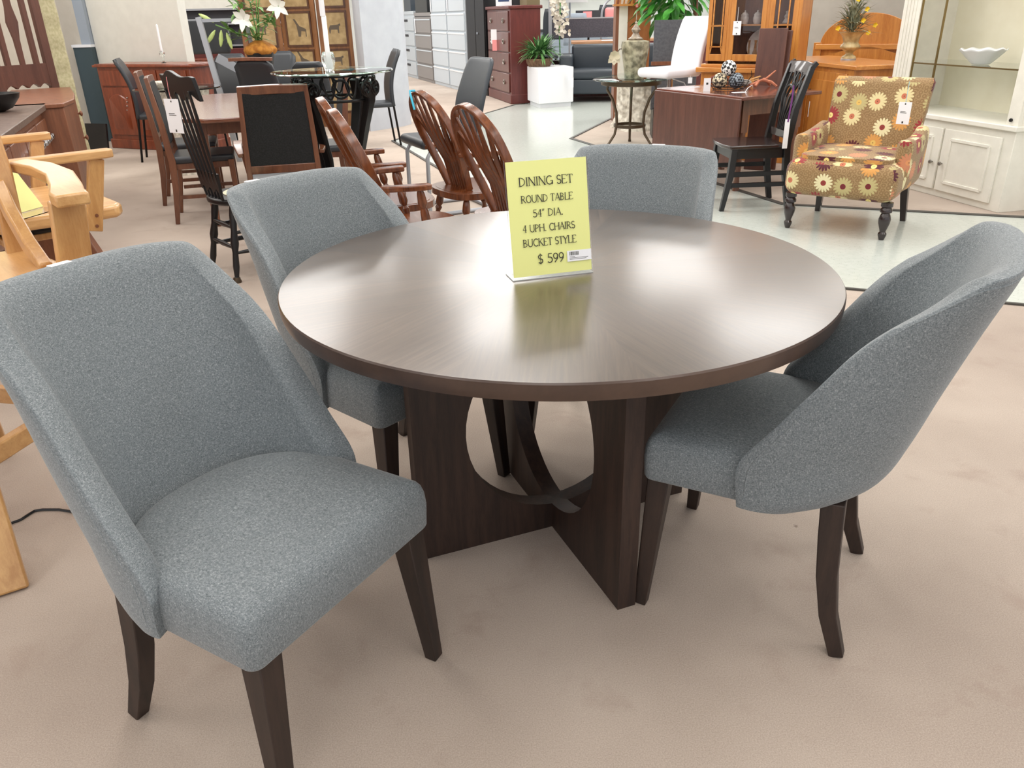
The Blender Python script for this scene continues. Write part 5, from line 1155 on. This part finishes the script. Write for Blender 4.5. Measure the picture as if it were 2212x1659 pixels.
# burgundy wooden file cabinet
p=Vector((-.27,15.31,0)); q=Vector((.115,13.82,0)); dd=q-p; w=dd.length
t=T('file_cabinet','burgundy wooden file cabinet with four drawers and brass ring pulls','filing cabinet',tuple(p),math.degrees(math.atan2(dd.y,dd.x)))
D2_=.5
b=MB(); b.box(0,0,.14,w,D2_,1.42); b.obj('body',BURG,t,bevel=.004)
b=MB(); b.box(-.03,-.03,1.42,w+.03,D2_+.03,1.47); b.obj('top',BURG,t,bevel=.012)
b=MB(); b.box(-.015,-.02,0,w+.015,D2_+.02,.15); b.obj('plinth',BURG,t,bevel=.012)
for k in range(4):
    z0=.17+.31*k; b=MB(); b.box(.08,-.022,z0,w-.08,0,z0+.29); d=b.obj('drawer',BURF,t,bevel=.008)
    for x in(.36,w-.36):
        b=MB(); b.tube([(x+.045*math.cos(g),-.035,z0+.165+.045*math.sin(g)) for g in [PI+PI*i/12 for i in range(13)]],.009,6); b.lathe([(.02,0),(.01,.02)],(x-.03,-.022,z0+.175),8,axis=(0,-1,0)); b.obj('ring_pull',NICK,d)
t=T('price_tag','white tag with a pink stub hanging on the upper drawer of the burgundy file cabinet','price tag',(-.16,14.62,1.12),-104)
b=MB(); b.box(-.001,-.05,-.22,.001,.05,0.0); b.obj('card',PAPER,t); b=MB(); b.box(.002,-.03,-.33,.004,.05,-.16); b.obj('stub',PINK,t)
t=T('framed_notice','small blue and white notice standing on the burgundy file cabinet','sign',(.02,14.2,1.471),-10); b=MB(); b.box(-.13,-.004,0,.13,.004,.3); f=b.obj('frame',WHITE,t); b=MB(); b.box(-.09,-.006,.06,.09,-.004,.26); b.obj('print',plain('navy_print',srgb(50,70,110),.5),f)
t=T('storage_box','dark brown box at the left on the burgundy file cabinet','box',(-.10,15.0,1.471),-75); b=MB(); b.box(0,.05,0,.6,.4,.3); b.obj('box',SHD,t,bevel=.01)
t=T('storage_box','olive tan box at the right on the burgundy file cabinet','box',(.36,14.1,1.471),-75); b=MB(); b.box(-.3,.0,0,.1,.22,.25); b.obj('box',plain('olive_card',srgb(120,108,80),.8),t)
# ---------------------------------------------------------------- white cube with plant
c0=Vector((.52,13.0,0)); e1=Vector((-.15,.69,0)); e2=Vector((.56,.26,0))
def cubep(k0,k1): return [(c0+e1*a+e2*b_).to_tuple()[:2] for a,b_ in((k0,k0),(k0,k1),(k1,k1),(k1,k0))]
t=T('display_cube','glossy white cube cabinet on a recessed plinth carrying a potted plant','cabinet',(0,0,0))
b=MB(); b.prism(cubep(0,1),.07,.585); b.obj('body',WHITE,t,bevel=.006); b=MB(); b.prism(cubep(.06,.95),0,.07); b.obj('plinth',WHITE,t)
rebase(t,(.63,13.45,0))
cardtag('white and red price tag hanging on the right side of the white cube',(1.02,13.16,.56),.07,.14,-65,.02,mark=False)
cardtag('small red stub tag hanging below the white tag on the cube',(1.05,13.15,.44),.05,.14,-65,.01,PINK,mark=False)
t=T('potted_plant','bushy green plant in a brown woven basket on the white cube','plant',(.56,13.55,.585))
b=MB(); b.lathe([(.17,0),(.20,.05),(.215,.12),(.19,.12),(.1,.1)],n=24); b.obj('basket',speck('basket_brown',srgb(92,70,52),srgb(124,98,76),30,.9),t)
b=MB(); random.seed(21)
for k in range(240):
    a=random.uniform(0,2*PI); e=random.uniform(-.25,1.4); b.leaf((.08*math.cos(a),.08*math.sin(a),.14+random.uniform(0,.12)),(math.cos(a)*math.cos(e),math.sin(a)*math.cos(e),math.sin(e)),random.uniform(.15,.34),random.uniform(.02,.05),bend=.4)
b.obj('foliage',speck('cube_plant_green',srgb(36,84,44),srgb(110,156,92),10,.45),t)
t=T('orchid','tall spray of cream orchid blossoms behind the plant on the white cube','flower',(.98,14.9,0))
b=MB(); b.tube([(0,0,.6),(-.02,0,1.1),(.0,0,1.5),(-.08,0,1.8)],.01,6); b.obj('stem',LEAFG,t)
b=MB(); random.seed(4)
for k in range(60):
    p=(random.uniform(-.10,.12),random.uniform(-.06,.06),1.0+.75*k/60); p=(p[0]-.14*(p[2]-1.0)/.75+.05,p[1],p[2])
    for q in range(3):
        a=random.uniform(0,2*PI); b.leaf(p,(math.cos(a),-.4,math.sin(a)),.07,.05,up=(0,-1,0),seg=3)
b.obj('blossoms',plain('orchid_cream',srgb(232,226,212),.6),t)
b=MB(); b.lathe([(.12,0),(.14,.6),(.12,.6)],n=18); b.obj('pot',BLK,t)
# ---------------------------------------------------------------- charcoal sofa
t=T('sofa','charcoal leather sofa with square arms and silver legs behind the white cube','sofa',(1.92,14.2,0),-7)
b=MB(); b.rbox(-.80,-.50,.13,1.0,.40,.36,.03); b.obj('base',CHAR,t)
for x0,x1 in((-.80,.08),(.09,.99)):
    b=MB(); b.rbox(x0,-.52,.36,x1,.20,.50,.04); b.obj('seat_cushion',CHAR,t)
    b=MB(); b.rbox(x0,.12,.44,x1,.38,.86,.05); b.obj('back_cushion',CHAR,t)
for x in(-.97,1.02): b=MB(); b.rbox(x,-.55,.13,x+.2,.42,.72,.03); b.obj('arm',CHAR,t)
for x in(-.87,1.12):
    for y in(-.48,.35): b=MB(); b.box(x-.03,y-.03,0,x+.03,y+.03,.13); b.obj('leg',SILV,t)
# ---------------------------------------------------------------- office area
DESK=wood('desk_top_wood',srgb(180,132,96),srgb(200,156,120),axis=0,sc=4,rough=.35)
t=T('cubicle_panel','dark grey cubicle screen standing on a desk beyond the sofa','office screen',(1.55,15.7,0),-4)
b=MB(); b.box(-.66,-.02,.93,.62,.02,1.24); b.obj('fabric_panel',speck('panel_fabric',srgb(64,62,70),srgb(80,78,86),60,.9),t); b=MB(); b.box(-.68,-.025,1.24,.64,.025,1.262); b.obj('top_rail',SILV,t)
b=MB(); b.box(-.73,-.03,0,-.67,.03,2.2); b.obj('pole',SILV,t); b=MB(); b.box(.60,-.03,0,.65,.03,1.3); b.obj('pole',SILV,t)
t=T('desk','long office desk with a light wood top behind the charcoal sofa','desk',(1.6,15.05,0),-4)
b=MB(); b.box(-.42,-.45,.86,.9,.35,.90); b.obj('desktop',DESK,t,bevel=.004); b=MB(); b.box(-.38,-.30,0,.85,-.27,.86); b.obj('modesty_panel',BURG,t)
b=MB(); b.box(.1,-.40,.901,.55,-.1,.905); b.obj('papers',PAPER,t)
b=MB(); b.add([(-9,26,0),(9,26,0),(9,26,3.2),(-9,26,3.2)],[(0,1,2,3)]); ST(b.obj('wall_end',speck('office_wall',srgb(222,226,222),srgb(230,233,229),3,.8)))
t=T('office_desk','dark office desk unit far behind the cubicle screen','desk',(2.1,20.5,0),0); b=MB(); b.box(-1.4,-.4,.95,1.2,.4,1.0); b.obj('desktop',SHD,t); b=MB(); b.box(-1.35,-.35,0,1.15,-.3,.95); b.obj('front_panel',BLUEG,t)
def offchair(label,loc,h,m,H=1.3):
    t=T('office_chair',label,'chair',loc,h,'office chairs beyond the cubicle screen')
    b=MB(); b.grid(lambda u,v:(-.24-.06*v,(2*u-1)*(.25-.05*v**4),H-.6+.6*v),7,9); b.obj('backrest',m,t,thick=.06); b=MB(); b.rbox(-.25,-.25,.45,.25,.25,.53,.03); b.obj('seat',m,t); b=MB(); b.lathe([(.28,0),(.05,.06),(.03,.1),(.03,.46)],n=12); b.obj('base',BLKM,t); return t
offchair('black office chair left of the blue grey chair in the office area',(1.15,18.9,0),80,BLEA,1.43)
offchair('blue grey office chair in the office area beyond the screen',(1.45,18.2,0),100,BLUEG,1.33)
offchair('black office chair at the right of the office area, near the column',(2.35,19.2,0),80,BLEA,1.48)
t=T('office_chair','chair with a loop steel frame and pink seat back beside the column','chair',(2.22,17.0,0),90); b=MB(); b.tube([(0,.3*math.cos(g),1.28+.32*math.sin(g)) for g in [PI*i/20 for i in range(21)]],.02,8); b.tube([(0,.3,0),(0,.3,1.28)],.02,8); b.tube([(0,-.3,0),(0,-.3,1.28)],.02,8); b.obj('loop_frame',SILV,t); b=MB(); b.rbox(-.06,-.24,1.22,.04,.24,1.42,.05); b.obj('back_pad',PINK,t); b=MB(); b.rbox(-.5,-.25,.9,.0,.25,.98,.03); b.obj('seat',CREAM,t)
t=T('monitor','small dark monitor with a pink sheet in the office area','monitor',(1.75,18.0,0),0); b=MB(); b.box(-.25,-.02,1.12,.3,.02,1.38); b.obj('screen',SHD,t); b=MB(); b.box(-.1,-.03,1.15,.08,-.025,1.36); b.obj('pink_sheet',PINK,t); b=MB(); b.box(-.02,-.02,.0,.04,.02,1.12); b.obj('stand',BLKM,t)
t=T('wall_shelf','white shelf on the far office wall','shelf',(1.9,25.7,1.72)); b=MB(); b.box(-.6,-.25,0,.5,.25,.09); b.obj('shelf',PAPER,t)
t=T('lamp_shade','big white lampshade above the cubicle screen','lamp',(1.3,17.0,0)); b=MB(); b.lathe([(.35,1.52),(.25,1.95)],n=28,cap=False); b.obj('shade',PAPER,t,thick=.01); b=MB(); b.tube([(0,0,0),(0,0,1.6)],.02,8); b.obj('pole',SILV,t)
t=T('upright_screen','dark grey upright panel with a wooden foot rail beside the green plant','office screen',(1.92,9.75,0),-6); b=MB(); b.box(-.22,-.02,.30,.28,.02,1.25); b.obj('panel',speck('grey_panel_fabric',srgb(84,86,92),srgb(96,98,104),40,.9),t); b=MB(); b.box(-.24,-.06,.78,.30,-.02,.82); b.obj('rail',MBR,t); b=MB(); b.box(-.2,-.2,0,-.16,.2,.32); b.obj('foot',BLKM,t); b=MB(); b.box(.22,-.2,0,.26,.2,.32); b.obj('foot',BLKM,t)
t=T('printer_desk','dark cabinet with white papers on top, glimpsed right of the wooden column','cabinet',(3.1,15.6,0)); b=MB(); b.box(-.5,-.3,0,.6,.3,.86); b.obj('body',BURG,t); b=MB(); b.box(-.5,-.3,.86,.6,.3,.90); b.obj('top',DESK,t); b=MB(); b.rbox(-.35,-.2,.90,.45,.25,1.12,.02); b.obj('printer',SHD,t); b=MB(); b.box(-.3,-.22,1.12,.4,.2,1.16); b.obj('printer_lid',PAPER,t)
# desk area seen between the left wall and the folding screen
t=T('reception_desk','reddish wooden desk behind the silver frame','desk',(-4.2,12.6,0)); b=MB(); b.box(-.9,-.4,.80,.95,.4,.86); b.obj('desktop',CHER,t); b=MB(); b.box(-.85,-.35,0,.9,-.3,.80); b.obj('front_panel',CHER,t); b=MB(); b.box(-.9,.1,.86,.95,.38,.98); b.obj('raised_shelf',BURG,t)
t=T('office_hutch','dark shelving with light frames over the reddish desk','shelf',(-4.3,13.3,0)); b=MB(); b.box(-1.0,-.1,0,1.1,.1,1.5); b.obj('back_panel',SHD,t)
for z in(1.0,1.30,1.50): b=MB(); b.box(-1.0,-.16,z,1.1,-.1,z+.025); b.obj('shelf',SILV,t)
for x in(-.45,.15,.75): b=MB(); b.box(x-.015,-.16,.9,x+.015,-.1,1.32); b.obj('frame_bar',SILV,t)
t=T('office_chair','dark office chair back in front of the shelving behind the silver frame','chair',(-3.95,11.6,0),-90); b=MB(); b.rbox(-.06,-.28,.95,.02,.28,1.38,.05); b.obj('backrest',BLEA,t); b=MB(); b.tube([(0,0,0),(0,0,1.0)],.03,8); b.obj('column',BLKM,t)
t=T('hanging_card','white tag with a red stub hung on the shelving behind the silver frame','price tag',(-4.33,12.05,1.30)); b=MB(); b.box(-.06,-.002,-.20,.02,.002,.02); b.obj('card',PAPER,t); b=MB(); b.box(.02,-.002,-.30,.08,.002,-.12); b.obj('stub',PINK,t)
t=T('wall_cabinet','pale panelled units along the top of the left background','cabinet',(-4.3,14.6,0)); b=MB(); b.box(-1.6,-.2,1.5,1.6,.2,2.4); b.obj('body',CREAM,t); b=MB(); b.box(-1.6,-.15,0,-1.5,.15,1.5); b.obj('leg',CREAM,t); b=MB(); b.box(1.5,-.15,0,1.6,.15,1.5); b.obj('leg',CREAM,t)
# ---------------------------------------------------------------- lighting: ceiling with troffers
w=bpy.data.worlds.new('world'); bpy.context.scene.world=w; w.use_nodes=True
w.node_tree.nodes['Background'].inputs[0].default_value=(.95,.97,1,1); w.node_tree.nodes['Background'].inputs[1].default_value=WORLD
b=MB(); b.add([(-9,-3,3.2),(9,-3,3.2),(9,30,3.2),(-9,30,3.2)],[(3,2,1,0)]); ST(b.obj('ceiling',plain('ceiling_tile',srgb(242,242,240),.9)))
k=0
for iy in range(10):
    for ix in range(5):
        l=bpy.data.lights.new('ceiling_lamp','AREA'); l.shape='RECTANGLE'; l.size=1.2; l.size_y=1.3; l.energy=LAMP*(.62 if iy<2 else .9 if iy<3 else 1.15); l.color=(1,.985,.96)
        o=bpy.data.objects.new('ceiling_lamp',l); C.objects.link(o); o.location=(-5.3+ix*2.5+(.4 if iy%2 else 0),-1.2+iy*2.6,3.17)
s=bpy.context.scene; s.view_settings.view_transform='Standard'; s.view_settings.look='None'; s.view_settings.gamma=1; s.view_settings.use_curve_mapping=False
s.view_settings.exposure=EXPO
